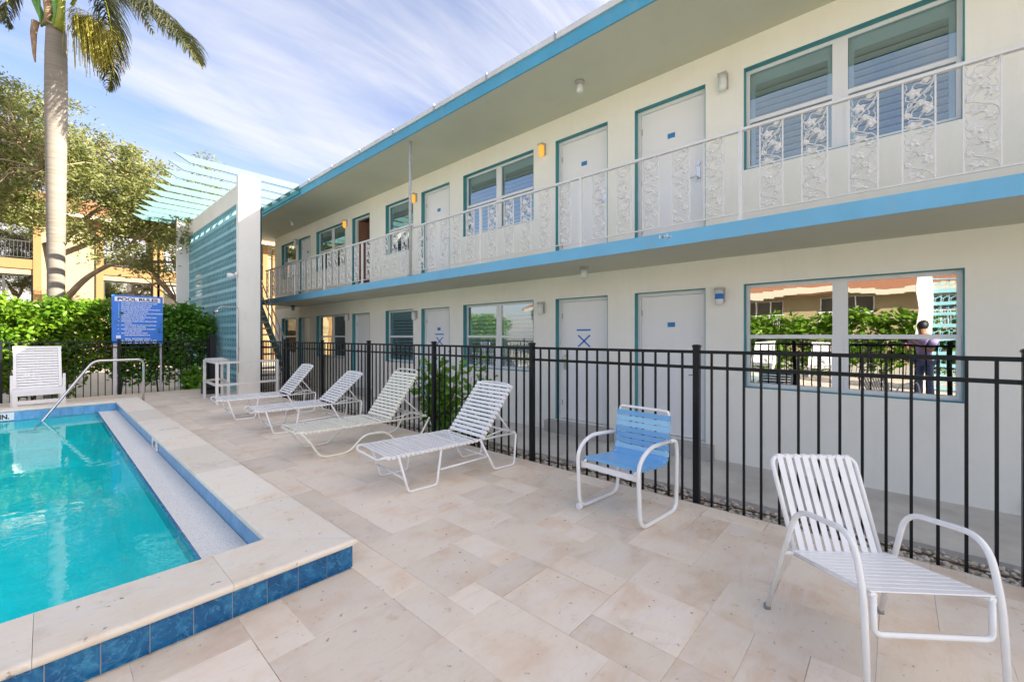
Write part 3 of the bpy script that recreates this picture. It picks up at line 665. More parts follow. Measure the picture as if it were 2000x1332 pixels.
wall_lamp(8.78, 1.94, False, 'ground floor wall lamp between narrow window and second taped X door')
wall_lamp(12.25, 2.0, False, 'small far ground floor wall lamp right of the dark double window')
def ceil_lamp(x, y, z, label, dark=False):
    t = thing('ceiling_lamp', label, 'ceiling lamp', (x, y, z), 0, 'jar lamps under the eaves and balcony')
    part('lamp_base', MB().lathe([(.055, -.045), (.07, -.04), (.07, -.001)], (0,0,0), 14), 'lantern_dark' if dark else 'lamp_base', t)
    part('lamp_shade', MB().lathe([(.03, -.17), (.048, -.155), (.05, -.047)], (0,0,0), 14), 'lamp_base' if dark else 'lamp_glass', t)
ceil_lamp(5.49, 3.58, 5.34, 'jar shaped ceiling lamp under the roof eave above the near doors')
ceil_lamp(5.60, 15.1, 5.34, 'distant jar shaped ceiling lamp under the roof eave by the pillar')
ceil_lamp(5.55, 3.54, 2.51, 'jar shaped ceiling lamp under the balcony above the taped X door')
ceil_lamp(5.74, 15.4, 2.51, 'dark lantern hanging under the far end of the balcony', True)
# conduit stub and small box on lower wall
o = part('conduit_box', MB().box(6.12, 6.158, -1.0, -.9, -.18, -.06), 'concrete', None); tag(o, 'small grey box low on the motel wall at the right edge', 'box')

# ------------------------------------------------------------------ balcony railing
rail = thing('balcony_railing', 'white iron balcony railing with cast grapevine panels', 'railing', (4.95, -4.8, 2.67))
def rp(name, mb, mats, loc=None):
    o = part(name, mb, mats, rail); o.location = loc or (-4.95, 4.8, -2.67); return o
RX = 4.955
RY0, RY1 = -4.78, 15.6
mb = MB(); mb.bbox(RX-.022, RX+.022, RY0, RY1, 3.618, 3.648, .006); rp('top_rail', mb, 'rail_white')
mb = MB(); mb.box(RX-.010, RX+.010, RY0, RY1, 2.748, 2.760); rp('bottom_rail', mb, 'rail_white')
def vine():
    mb = MB(); w = .196; h = .425; x = 0
    def P(u, v, k, dx=0): return (dx, (.5-u)*w, .85-(v+k)*h)      # u runs left to right as seen from the pool
    def curve(ps, k, r, dx=0, seg=5):
        pts = [Vector(P(a, b, k, dx)) for a, b in ps]; out = []
        n = len(pts)
        for i in range(n-1):
            p0 = pts[max(i-1, 0)]; p1 = pts[i]; p2 = pts[i+1]; p3 = pts[min(i+2, n-1)]
            for s in range(4):
                t = s/4; out.append(.5*((2*p1)+(-p0+p2)*t+(2*p0-5*p1+4*p2-p3)*t*t+(-p0+3*p1-3*p2+p3)*t**3))
        out.append(pts[-1]); mb.tube(out, r, seg)
    def leaf(u, v, k, su, sv, ang, seed, lobes=5):
        rr = random.Random(seed); c = Vector(P(u, v, k)); n = 15; ring = []
        ca, sa = math.cos(ang), math.sin(ang)
        for i in range(n):
            a = 2*math.pi*i/n; su_, sv_ = su*1.5, sv*1.5; r = 1 if i % 3 == 0 else (.62 if i % 3 == 1 else .74); r *= rr.uniform(.85, 1.1)
            yy, zz_ = r*math.cos(a)*su_, r*math.sin(a)*sv_
            ring.append(c+Vector((rr.uniform(-.002, .002), yy*ca-zz_*sa, yy*sa+zz_*ca)))
        mid = [c+(p-c)*.5+Vector((-.010, 0, 0)) for p in ring]
        cf = c+Vector((-.006, 0, 0)); bk = [p+Vector((.004, 0, 0)) for p in ring]
        vs = ring+mid+[cf]+bk; fs = []
        for i in range(n):
            j = (i+1) % n; fs += [(i, j, n+j, n+i), (n+i, n+j, 2*n), (i, 2*n+1+i, 2*n+1+j, j)]
        fs.append(tuple(2*n+1+i for i in range(n)))
        mb.add(vs, fs)
    def grape(u, v, k):
        for a, b in ((0,0),(.09,-.012),(-.09,.012),(.18,-.03),(.04,.035),(.13,.02),(-.04,.045),(-.13,.04),(.02,-.035)):
            c = P(u+a, v+b, k, -.004); mb.lathe([(.001, -.008), (.007, -.004), (.0085, .001), (.005, .006)], c, 6)
    for k in (0, 1):
        curve([(.97,-.02),(.93,.10),(.75,.22),(.50,.33),(.28,.44),(.12,.53),(.10,.62),(.24,.70),(.50,.76),(.78,.82),(.94,.90),(.97,.98)], k, .0062)
        curve([(.97,.05),(.78,.12),(.55,.07),(.40,.05),(.30,.11),(.30,.16)], k, .0044)
        curve([(.38,.36),(.18,.38),(.08,.33),(.10,.26)], k, .0044)
        curve([(.30,.43),(.20,.42),(.14,.46),(.20,.51),(.28,.48),(.26,.43)], k, .0044)
        curve([(.13,.58),(.25,.53),(.42,.48),(.60,.42),(.72,.38),(.66,.30),(.78,.26),(.84,.22)], k, .0044)
        curve([(.24,.70),(.30,.60),(.44,.54)], k, .0044)
        curve([(.50,.76),(.60,.68),(.74,.64)], k, .0044)
        curve([(.78,.82),(.45,.80),(.22,.76),(.18,.82)], k, .0044)
        leaf(.34, .235, k, .040, .034, .2, 1); leaf(.60, .47, k, .046, .020, .55, 2); grape(.50, .475, k)
        leaf(.78, .60, k, .034, .030, -.3, 3); leaf(.36, .885, k, .052, .026, .15, 4); grape(.42, .88, k)
        curve([(.06,.02),(.12,.10),(.05,.16),(.10,.22)], k, .004); curve([(.93,.30),(.86,.36),(.93,.44),(.88,.52)], k, .004); curve([(.95,.70),(.80,.74),(.70,.72)], k, .004); leaf(.14, .66, k, .026, .022, .8, 5); leaf(.72, .02, k, .03, .02, -.4, 6)
        mb.lathe([(.002, -.009), (.009, -.004), (.010, .002), (.004, .009)], P(.85, .20, k), 7)
    return mb.mesh('vine_panel', 'cast_white')
VM = vine()
bal = MB().box(-.006, .006, -.006, .006, 0, .858).mesh('baluster', 'rail_white')
pst = MB(); pst.box(-.018, .018, -.018, .018, 0, .95); pst.box(-.045, .045, -.05, .05, 0, .012); pst = pst.mesh('post', 'rail_white')
PYS = [1.22+1.993*k for k in range(-3, 8)]
for p in PYS:
    link('post', pst, rail, loc=(RX-4.95, p+4.8, .0))
    for k in range(5):
        y = p+.17+.3605*k
        if y+.2 > RY1: continue
        if y > -1.2 or k % 2 == 0:
            pass
        link('vine_panel', VM, rail, loc=(RX-4.95, y+.1+4.8, .09))
        for q in (y, y+.2): link('baluster', bal, rail, loc=(RX-4.95, q+4.8, .09))
o = part('support_pole', MB().tube([(4.90, 7.19, 2.672), (4.90, 7.19, 5.338)], .028, 12).lathe([(.06, 0), (.06, .01)], (4.90, 7.19, 2.671), 12), 'rail_grey', None)
tag(o, 'tall grey steel pole from balcony edge up to the roof eave', 'pole')

# ------------------------------------------------------------------ pylon with breeze block screen and slats
scr = thing('breezeblock_screen', 'tall white framed screen wall of teal breeze blocks beside the stairs', 'screen wall', (3.42, 12.1, 0))
def sp(name, mb, mats, loc=None):
    o = part(name, mb, mats, scr); o.location = loc or (-3.42, -12.1, 0); return o
sp('pillar', MB().box(3.235, 3.72, 12.12, 12.30, -.3, 5.465), 'white_plaster')
sp('pillar', MB().box(3.10, 3.62, 18.60, 18.80, -.3, 5.465), 'white_plaster')
sp('beam', MB().box(3.42, 3.60, 12.30, 18.60, 4.98, 5.462), 'white_plaster')
bw = .315; bh = .324
bm_ = MB(); X0, X1 = 0, .10
bm_.box(X0, X1, 0, bw, 0, .075); bm_.box(X0, X1, 0, bw, .305, bh)
bm_.box(X0, .016, 0, .010, .075, .305); bm_.box(X0, .016, bw-.010, bw, .075, .305)
bm_.box(X0, .016, bw/2-.009, bw/2+.009, .075, .305)
for y0, y1 in ((.010, bw/2-.009), (bw/2+.009, bw-.010)):
    bm_.bar((.008, y0, .215), (.008, y1, .165), .012, .020); bm_.bar((.008, (y0*2+y1)/3, .19), (.008, y0+.02, .30), .012, .012, up=(0,1,0)); bm_.bar((.008, (y0+y1*2)/3, .185), (.008, y1-.02, .08), .012, .012, up=(0,1,0))
bme = bm_.mesh('breeze_block', 'screen_teal')
for i in range(20):
    for j in range(15): link('breeze_block', bme, scr, loc=(.02, 12.302+i*bw-12.1, 4.98-(j+1)*bh))
sp('base_course', MB().box(3.43, 3.56, 12.30, 18.60, -.3, 4.98-15*bh-.001), 'screen_teal')
tr = thing('slatted_trellis', 'row of pale teal overhead slats with pointed ends above the screen', 'trellis', (3.4, 12.2, 5.47))
sm_ = MB(); z0, z1 = 0, .165; yw = .045
sm_.add([(-1.13,0,z0+.03),(1.30,0,z0),(1.30,0,z1),(-1.42,0,z1+.02),(-1.13,yw,z0+.03),(1.30,yw,z0),(1.30,yw,z1),(-1.42,yw,z1+.02)],
        [(0,1,2,3),(7,6,5,4),(0,4,5,1),(1,5,6,2),(2,6,7,3),(3,7,4,0)])
sme = sm_.mesh('slat', 'slat_teal')
for k in range(11): link('slat', sme, tr, loc=(0, .0+.72*k if k < 1 else .72*k-.06, 0))
part('ledger', MB().box(4.70-3.4, 4.725-3.4, 0, 7.4, -.08, .05), 'trim_teal', tr)
fl = thing('security_light', 'white twin head security light on the corner of the screen pillar', 'security light', (3.23, 12.2, 3.0))
part('bracket', MB().lathe([(.055, -.05), (.055, 0)], (0,0,0), 12, 'x'), 'cam_white', fl)
for s, zz_ in ((-1, .0), (1, -.01)):
    m = MB(); m.tube([(-.05, 0, 0), (-.11, -.03*s, -.02), (-.14, -.05*s, -.03)], .012, 6)
    m.lathe([(.03, -.20), (.058, -.195), (.05, -.12), (.02, -.09)], (0, -.06*s, -.04+zz_), 12, 'x'); part('lamp_head', m, 'cam_white', fl)
sh = thing('outdoor_shower', 'thin steel outdoor shower pipe on the screen pillar', 'shower', (3.24, 12.1, 0))
part('pipe', MB().tube(arc([(-.02, -.03, .55), (-.02, -.03, 2.17), (-.40, -.05, 2.17), (-.46, -.05, 2.10)], .05), .010, 8), 'steel', sh)
part('shower_head', MB().lathe([(.065, -.03), (.05, 0), (.015, .04)], (-.47, -.05, 2.06), 12), 'steel', sh)
part('valve', MB().lathe([(.035, -.02), (.035, .0)], (-.01, -.04, 1.15), 10, 'x'), 'steel_dull', sh)
# ------------------------------------------------------------------ stairs
st = thing('staircase', 'blue sided outdoor staircase behind the pillar up to the balcony', 'staircase', (4.4, 12.9, -.23))
def stp(name, mb, mats): o = part(name, mb, mats, st); o.location = (-4.4, -12.9, .23); return o
SY0, SY1, SZ0, SZ1 = 12.95, 15.95, -.23, 2.62
for x in (3.92, 4.84): stp('stringer', MB().bar((x, SY0, SZ0+.05), (x, SY1, SZ1-.04), .045, .30), 'trim_teal')
for k in range(14):
    f = (k+.7)/14.5; stp('tread', MB().box(3.945, 4.815, SY0+(SY1-SY0)*f-.14, SY0+(SY1-SY0)*f+.14, SZ0+(SZ1-SZ0)*f, SZ0+(SZ1-SZ0)*f+.05), 'concrete')
for x in (3.93, 4.83):
    m = MB()
    for dz in (.55, .95): m.tube([(x, SY0+.05, SZ0+dz+.1), (x, SY1, SZ1+dz)], .02, 8)
    for f in (.03, .35, .67, .97): y = SY0+(SY1-SY0)*f; z = SZ0+(SZ1-SZ0)*f; m.tube([(x, y, z+.12), (x, y, z+1.0)], .018, 8)
    stp('handrail', m, 'rail_grey')
stp('added_backing', MB().box(3.80, 3.86, 12.45, 18.55, -.3, 4.9), 'dark_teal'); stp('landing', MB().box(3.92, 4.90, SY1+.12, 17.6, 2.50, 2.668), 'concrete')  # dark wall behind the screen is added so the block openings look shaded

# ------------------------------------------------------------------ black fences
def fence(name, label, p0, ydir, length, posts, z0=-.3, skip=()):
    t = thing(name, label, 'fence', p0, math.pi/2 if ydir else 0)
    pm = MB(); pm.box(-.026, .026, -.026, .026, z0, 1.355); pm.bbox(-.031, .031, -.031, .031, 1.355, 1.378, .010); pm = pm.mesh('post', 'fence_black')
    km = MB().box(-.0085, .0085, -.0085, .0085, z0+.07, 1.300).mesh('picket', 'fence_black')
    for p in posts: link('post', pm, t, loc=(p, 0, 0))
    for a, b in zip(posts[:-1], posts[1:]):
        for q0, q1 in ((1.300, 1.328), (1.165, 1.193), (z0+.07, z0+.098)):
            part('rail', MB().box(a+.026, b-.026, -.0135, .0135, q0, q1), 'fence_black', t)
        n = max(1, round((b-a)/.125)-1)
        for k in range(1, n+1): link('picket', km, t, loc=(a+(b-a)*k/(n+1), 0, 0))
    return t
FP = [1.30+1.875*k for k in range(-3, 6)]+[10.86, 12.55]
fence('pool_fence', 'long black metal picket fence between the loungers and the motel', (3.855, 0, 0), True, 0, FP)
fence('hedge_fence', 'black metal picket fence in front of the green hedge', (0, 14.45, 0), False, 0, [-7.0, -4.44, -2.55, -.65, 1.25, 3.1])
o = part('gate_latch_post', MB().bbox(3.13, 3.27, 14.36, 14.50, -.3, 1.52, .02), 'black', None); tag(o, 'thick black gate latch post beside the teal screen', 'post')

# ------------------------------------------------------------------ loungers
def lounger(kind, label, loc, rz, back_deg, strapm, tubem):
    t = thing('sun_lounger', label, 'sun lounger', loc, rz, 'strap sun loungers beside the fence')
    Wd = .60; hw = Wd/2; R = .0125; zs = .36; hinge = 1.10; Ls = 1.58
    a = math.radians(back_deg); bl = .69 if kind == 'a' else .78
    m = MB()
    if kind == 'a':
        for s in (-1, 1):
            m.tube([(.10, s*hw, zs), (Ls-.03, s*hw, zs)], R, 8)
        m.tube(arc([(.10, -hw, zs), (.01, -hw, zs+.01), (-.02, -hw*.8, zs-.02), (-.02, hw*.8, zs-.02), (.01, hw, zs+.01), (.10, hw, zs)], .06), R, 8)
        m.tube(arc([(Ls-.03, -hw, zs), (Ls, -hw, zs), (Ls, hw, zs), (Ls-.03, hw, zs)], .02), R, 8)
        part('seat_frame', m, tubem, t)
        for s in (-1, 1):
            y = s*(hw+.006)
            part('leg', MB().tube(arc([(.15, y, zs-.01), (.25, y, R), (.55, y, R), (.60, y, zs-.01)], .035), R, 8), tubem, t)
            part('leg', MB().tube(arc([(1.08, y, zs-.01), (1.27, y, R), (Ls-.03, y, R), (Ls, y, zs-.01)], .035), R, 8), tubem, t)
            part('stretcher', MB().tube([(.585, y, .15), (1.175, y, .17)], R*.85, 8), tubem, t)
        part('cross_bar', MB().tube([(.21, -hw, .14), (.21, hw, .14)], R*.85, 8), tubem, t)
        part('cross_bar', MB().tube([(1.17, -hw, .17), (1.17, hw, .17)], R*.85, 8), tubem, t)
    else:
        zs = .33
        m.tube(arc([(.12, -hw, zs), (.03, -hw, zs+.01), (.0, -hw*.8, zs), (.0, hw*.8, zs), (.03, hw, zs+.01), (.12, hw, zs)], .05), R, 8)
        for s in (-1, 1): m.tube([(.12, s*hw, zs), (1.72, s*hw, zs-.02)], R, 8)
        part('seat_frame', m, tubem, t)
        for s in (-1, 1):
            y = s*(hw+.022)
            part('leg', MB().tube(arc([(.04, y, zs), (.13, y, zs-.10), (.26, y, R), (.60, y, R), (.80, y, .20), (1.10, y, .195), (1.28, y, R), (1.60, y, R), (1.78, y, zs-.04)], .09, 6), R*1.1, 8), tubem, t)
        part('cross_bar', MB().tube([(1.74, -hw, zs-.02), (1.74, hw, zs-.02)], R, 8), tubem, t)
        for x in (.70, 1.15): part('cross_bar', MB().tube([(x, -hw, zs), (x, hw, zs)], R*.8, 8), tubem, t)
        hinge = 1.16
    ca, sa = math.cos(a), math.sin(a)
    def bp_(s, y, off=0): return (hinge+s*ca-off*sa, y, zs+s*sa+off*ca)
    m = MB(); m.tube(arc([bp_(0, -hw+.02), bp_(bl, -hw+.02), bp_(bl+.012, 0) , bp_(bl, hw-.02), bp_(0, hw-.02)], .06), R*.9, 8)
    part('back_frame', m, tubem, t)
    pm = bp_(.36, 0)
    for s in (-1, 1):
        m = MB().tube([(pm[0], s*(hw-.06), pm[2]), ((Ls if kind == 'a' else 1.72)-.04, s*(hw-.03), zs)], R*.75, 7)
        m.tube([(hinge+.10, s*(hw-.04), zs+.01), ((Ls if kind == 'a' else 1.72)-.10, s*(hw-.04), zs+.06)], R*.6, 6)
        part('back_prop', m, tubem, t)
    # straps: seat then back
    sw, pitch = .035, .0485
    sm = MB(); th = .003
    sm.bbox(-sw/2, sw/2, -hw-.014, hw+.014, R-.001, R+th, .002)
    sm.box(-sw/2, sw/2, -hw-.017, -hw-.014, -R, R+th-.001); sm.box(-sw/2, sw/2, hw+.014, hw+.017, -R, R+th-.001)
    sme = sm.mesh('strap', strapm)
    n = int((hinge-.05)/pitch); broken = {3, 12} 
    for k in range(n):
        x = .05+k*pitch
        link('strap', sme, t, loc=(x, 0, zs-(.004 if k % 5 else .001)), rot=(0, math.radians(rnd.uniform(-3, 3)), 0))
    n = int((bl-(.005 if kind == 'a' else .05))/pitch)
    for k in range(n):
        x, y, z = bp_(.030+k*pitch, 0); link('strap', sme, t, loc=(x, 0, z), rot=(0, -a+math.radians(rnd.uniform(-3, 3)), 0))
    return t
lounger('a', 'nearest white strap lounger, beside the blue chair', (2.045, 3.67, 0), math.radians(-6.5), 52, 'strap_white', 'tube_white')
lounger('b', 'cream strap lounger with curved sled legs, second from the blue chair', (1.95, 5.38, 0), math.radians(-3), 54, 'strap_cream', 'tube_cream')
lounger('a', 'white strap lounger third from the blue chair, between cream lounger and farthest one', (2.04, 7.12, 0), math.radians(-5), 43, 'strap_white', 'tube_white')
lounger('a', 'farthest white strap lounger, in front of the white pipe frame', (1.97, 8.75, 0), math.radians(-4), 50, 'strap_white', 'tube_white')

# ------------------------------------------------------------------ blue strap chair (faces -x)
bc = thing('patio_chair', 'blue strap patio chair with white tube arms by the fence', 'chair', (3.27, 1.665, 0), math.pi-.10)
hw = .285; R = .0165
for s in (-1, 1):
    y = s*hw
    part('arm_leg', MB().tube(arc([(-.21, y*.93, .585), (-.275, y, .59), (-.295, y, .50), (-.285, y, R), (.27, y, R), (.30, y, .50), (.13, y, .60), (-.22, y*.93, .585)], .10, 7), R, 12), 'tube_white', bc)
part('foot_cap', MB().lathe([(.026, -.02), (.026, .02)], (.27, -hw, .022), 10, 'x'), 'tube_white', bc)
part('front_bar', MB().bbox(.24, .262, -hw+.01, hw-.01, .355, .40, .003), 'tube_white', bc)
hb = .235
prof = [(.27, .40), (.24, .43), (0, .41), (-.17, .40), (-.205, .44), (-.218, .53), (-.25, .80)]
m = MB()
P0 = arc([(x, -hb, z) for x, z in prof], .05); P1 = arc([(x, hb, z) for x, z in prof], .05)
m.tube(P0[:-1]+arc([P0[-1]-Vector((0,0,.04)), P0[-1]+Vector((-.01, 0, .02)), P1[-1]+Vector((-.01, 0, .02)), P1[-1]-Vector((0,0,.04))], .05)+P1[::-1][1:], .0125, 10)
part('seat_frame', m, 'tube_white', bc)
# straps along the profile
path = [Vector((x, 0, z)) for x, z in prof]; path = [Vector((p.x, 0, p.z)) for p in arc(path, .05, 6)]
cum = [0]
for a_, b_ in zip(path[:-1], path[1:]): cum.append(cum[-1]+(b_-a_).length)
def at_(s):
    for i in range(len(path)-1):
        if s <= cum[i+1]: 
            f = (s-cum[i])/max(1e-9, cum[i+1]-cum[i]); return path[i].lerp(path[i+1], f), (path[i+1]-path[i]).normalized()
    return path[-1], (path[-1]-path[-2]).normalized()
tot = cum[-1]; nst = 17; pitch = (tot-.03)/nst
for k in range(nst):
    p, d_ = at_(.02+pitch*(k+.5)); ang = math.atan2(d_.z, d_.x)
    nrm = Vector((d_.z, 0, -d_.x)); light = k in (15, 14, 10)
    mb = MB().bbox(-pitch*.44, pitch*.44, -hb-.015, hb+.015, .011, .0145, .002); mb.box(-pitch*.44, pitch*.44, -hb-.019, -hb-.015, -.012, .0135); mb.box(-pitch*.44, pitch*.44, hb+.015, hb+.019, -.012, .0135)
    me = mb.mesh('strap', 'strap_light_blue' if light else 'strap_blue')
    o = link('strap', me, bc, loc=tuple(p)); o.rotation_euler = (0, math.pi-ang, 0)
    o.rotation_euler = (math.pi, ang+0, 0) if False else (0, -ang, math.pi*0)
    # top face of the strap must look to the sitter's side
    up_ = Vector((0,0,1)); up_.rotate(o.rotation_euler)
    want = Vector((.5, 0, 1))
    if up_.dot(want) < 0: o.rotation_euler = (0, -ang+math.pi, 0)

# ------------------------------------------------------------------ white strap chair in front
rz = math.radians(218.2-360)
wc = thing('strap_chair', 'white low strap chair with vertical back straps in the right foreground', 'chair', (2.484, .060, 0), rz)
R = .0125
for s in (-1, 1):
    part('arm_leg', MB().tube(arc([(-.365, s*.285, 0.006), (-.165, s*.250, .61), (.205, s*.248, .665), (.262, s*.248, .46), (.29, s*.25, 0.006)], .10, 7), R, 10), 'tube_white', wc)
    part('foot_cap', MB().lathe([(.017, 0), (.017, .02)], (-.365, s*.286, 0), 10), 'rubber_grey', wc)
hs_ = .213; xr, xf = -.273, .268
zf, zr = .455, .35
m = MB(); m.tube([(xr, -hs_, zr), (xf, -hs_, zf)], R, 8); m.tube([(xr, hs_, zr), (xf, hs_, zf)], R, 8)
m.tube([(xr, -hs_, zr), (xr, hs_, zr)], R, 8)
for s in (-1, 1): m.tube([(-.235, s*hs_, zr+.008), (-.245, s*.265, zr+.008)], R*.9, 8)
part('seat_frame', m, 'tube_white', wc)
part('front_stretcher', MB().tube(arc([(.262, -hs_, zf), (.266, -hs_, .305), (.266, hs_, .305), (.262, hs_, zf)], .03), R*.9, 8), 'tube_white', wc)
bt = Vector((-.46, 0, .785))
b0 = Vector((xr+.012, 0, zr+.01)); bd = (bt-b0)
m = MB(); m.tube(arc([b0+Vector((0, -.205, 0)), b0+bd+Vector((0, -.218, 0)), b0+bd+Vector((0, .218, 0)), b0+Vector((0, .205, 0))], .05), R, 8); part('back_frame', m, 'tube_white', wc)
slope = math.atan2(zf-zr, xf-xr)
sme = MB().bbox(-.0195, .0195, -hs_-.014, hs_+.014, R-.001, R+.003, .002).mesh('seat_strap', 'strap_white')
for k in range(12):
    f = (k+.55)/12; link('seat_strap', sme, wc, loc=(xr+(xf-xr)*f, 0, zr+(zf-zr)*f), rot=(0, -slope, 0))
Lb = bd.length; ab = math.atan2(bd.z, -bd.x)
for k in range(9):
    y = -.172+.043*k
    p = b0+Vector((0, y, 0)); q = b0+bd+Vector((0, y*1.03, 0)); nn = Vector((bd.z, 0, -bd.x)).normalized()
    mb = MB(); mb.bar(p+nn*(R+.001), q+nn*(R+.001), .029, .003, up=nn); mb.tube([q+Vector((0, -.0145, 0)), q+Vector((0, .0145, 0))], R+.003, 8)
    part('back_strap', mb, 'strap_white', wc)

# ------------------------------------------------------------------ wide white chaise beyond the pool
def chaise(label, loc, rz, grp=None):
    t = thing('deck_chaise', label, 'chaise', loc, rz, grp)
    w = .345                                           # half width; faces -y
    for x in (-w+.035, w-.035):
        part('leg', MB().bbox(x-.035, x+.035, -.30, -.23, 0, .42, .004), 'strap_white', t)
        part('leg', MB().bbox(x-.03, x+.03, .42, .48, 0, .60, .004), 'strap_white', t)
        part('arm_post', MB().bbox(x*1.12-.02, x*1.12+.02, .12, .16, .10, .70, .004), 'strap_white', t)
    part('seat_rail', MB().box(-w, w, -.305, -.27, .33, .40), 'strap_white', t); part('seat_rail', MB().box(-w+.07, w-.07, -.29, -.26, .17, .24), 'strap_white', t)
    for x in (-w, w-.03): part('seat_rail', MB().box(x, x+.03, -.27, .50, .33, .40), 'strap_white', t)
    sl_ = MB().bbox(-w+.01, w-.01, -.038, .038, 0, .02, .003).mesh('seat_slat', 'strap_white')
    for k in range(8): link('seat_slat', sl_, t, loc=(0, -.265+.088*k, .402))
    a = math.radians(68); Lb = .84
    def bb(s): return (0, .32+s*math.cos(a), .42+s*math.sin(a))
    for x in (-w+.02, w-.06): 
        p, q = bb(0), bb(Lb); part('back_rail', MB().bar((x+.02, p[1], p[2]), (x+.02, q[1], q[2]), .045, .05), 'strap_white', t)
    bs = MB().box(-w+.065, w-.065, 0, .012, -.0215, .0215).mesh('back_slat', 'strap_white')
    for k in range(15): link('back_slat', bs, t, loc=bb(.03+k*.056), rot=(-(math.pi/2-a)+math.radians(rnd.uniform(-4, 4)), 0, 0))
    p = bb(Lb); part('back_rail', MB().box(-w+.01, w-.01, p[1]-.02, p[1]+.02, p[2], p[2]+.05), 'strap_white', t)
    return t
chaise('wide white slatted chaise standing behind the pool in front of the hedge', (-.08, 12.42, 0), math.radians(2))

# ------------------------------------------------------------------ white pipe frame
pf = thing('pipe_frame', 'white square pipe frame table with long rail beside the screen pillar', 'frame', (2.5, 11.2, 0))
A, B, C_, D_, E_ = Vector((2.54,12.15,0)), Vector((2.46,10.72,0)), Vector((2.80,11.25,0)), Vector((2.95,12.4,0)), Vector((3.74,11.0,0))
def pfp(name, p, q, w=.05): o = part(name, MB().bar(p, q, w, w), 'rail_white', pf); o.location = (-2.5, -11.2, 0); return o
H9 = Vector((0,0,.90))
for p in (A, B, C_, D_, E_): pfp('leg', p, p+H9)
for a_, b_ in ((A, B), (B, E_), (A, D_), (C_, D_), (B, C_)):
    dd = (b_-a_).normalized()*.026
    for z in (.88, .40): pfp('rail', a_+dd+Vector((0,0,z)), b_-dd+Vector((0,0,z)), .045)
mb = MB(); mb.add([A+Vector((0,0,.905)), B+Vector((0,0,.905)), C_+Vector((0,0,.905)), D_+Vector((0,0,.905)), A+Vector((0,0,.93)), B+Vector((0,0,.93)), C_+Vector((0,0,.93)), D_+Vector((0,0,.93))], [(0,3,2,1),(4,5,6,7),(0,1,5,4),(1,2,6,5),(2,3,7,6),(3,0,4,7)])
o = part('table_top', mb, 'rail_white', pf); o.location = (-2.5, -11.2, 0)
bx = thing('crate', 'black plastic crate on the deck under the white pipe frame', 'crate', (2.85, 12.9, 0))
part('shell', MB().box(-.2, .2, -.15, .15, 0, .03).box(-.2, -.18, -.15, .15, .03, .3).box(.18, .2, -.15, .15, .03, .3).box(-.18, .18, -.15, -.13, .03, .11).box(-.18, .18, -.15, -.13, .16, .3).box(-.18, .18, .13, .15, .03, .3), 'black', bx)

# ------------------------------------------------------------------ pool rules sign
sg = thing('pool_rules_sign', 'blue sign board headed POOL RULES above the fence', 'sign', (1.62, 14.56, 0))
part('board', MB().bbox(-.5, .5, -.012, .008, 1.26, 2.50, .004), 'sign_blue', sg)
part('header', MB().box(-.445, .445, -.0145, -.0125, 2.34, 2.455), 'sign_white', sg)
text_mesh('lettering', 'POOL RULES', .112, 'sign_ink', sg, (0, -.0155, 2.358), (math.radians(90), 0, 0), .0006, 'CENTER', .004, 1.25)
lines = [('1','NO ANIMALS IN POOL OR ON POOL DECK'),('2','NO FOOD OR GLASS IN POOL AREA'),('3','SHOWER BEFORE ENTERING POOL'),('4','CHILDREN MUST BE ACCOMPANIED BY AN ADULT'),('5','POOL HOURS DAWN TO DUSK'),
 ('6','SWALLOWING POOL WATER IS NOT RECOMMENDED'),('7','EMERGENCY PHONE DIAL 911'),('8','RUNNING NOT ALLOWED IN POOL AREA'),('9','LIFEGUARD NOT ON DUTY'),('10','REGISTERED GUESTS ONLY ARE ALLOWED'),('','IN POOL'),
 ('11','DO NOT SWIM IF ILL OR HAVE DIARRHEA'),('','USE AT YOUR OWN RISK'),('12','PARENTS ARE RESPONSIBLE FOR THE SAFETY'),('','OF THEIR CHILDREN'),('13','SHOWER AFTER USING TOILET'),('','AND BEFORE ENTERING POOL')]
for k, (nn_, s) in enumerate(lines):
    z = 2.285-.051*k
    if nn_: text_mesh('lettering', nn_, .036, 'sign_white', sg, (-.36, -.0135, z), (math.radians(90), 0, 0), .0005, 'RIGHT', .0006)
    text_mesh('lettering', s, .036, 'sign_white', sg, (-.32 if nn_ else -.26, -.0135, z), (math.radians(90), 0, 0), .0005, 'LEFT', .0012, 1.0 if len(s) < 36 else .92)
text_mesh('lettering', 'MAX. BATHING LOAD', .05, 'sign_white', sg, (-.25, -.0135, 1.37), (math.radians(90), 0, 0), .0005, 'LEFT', .001)
text_mesh('lettering', 'NO DIVING', .11, 'sign_white', sg, (.03, -.0135, 1.275), (math.radians(90), 0, 0), .0005, 'CENTER', .003, 1.2)
part('sticker', MB().box(-.42, -.33, -.0140, -.0125, 1.40, 1.475), 'sign_white', sg)
part('post', MB().box(.44, .48, .009, .045, -.3, 1.9), 'rail_grey', sg)
part('post', MB().box(-.47, -.40, .009, .06, -.3, 1.9), 'strap_white', sg)

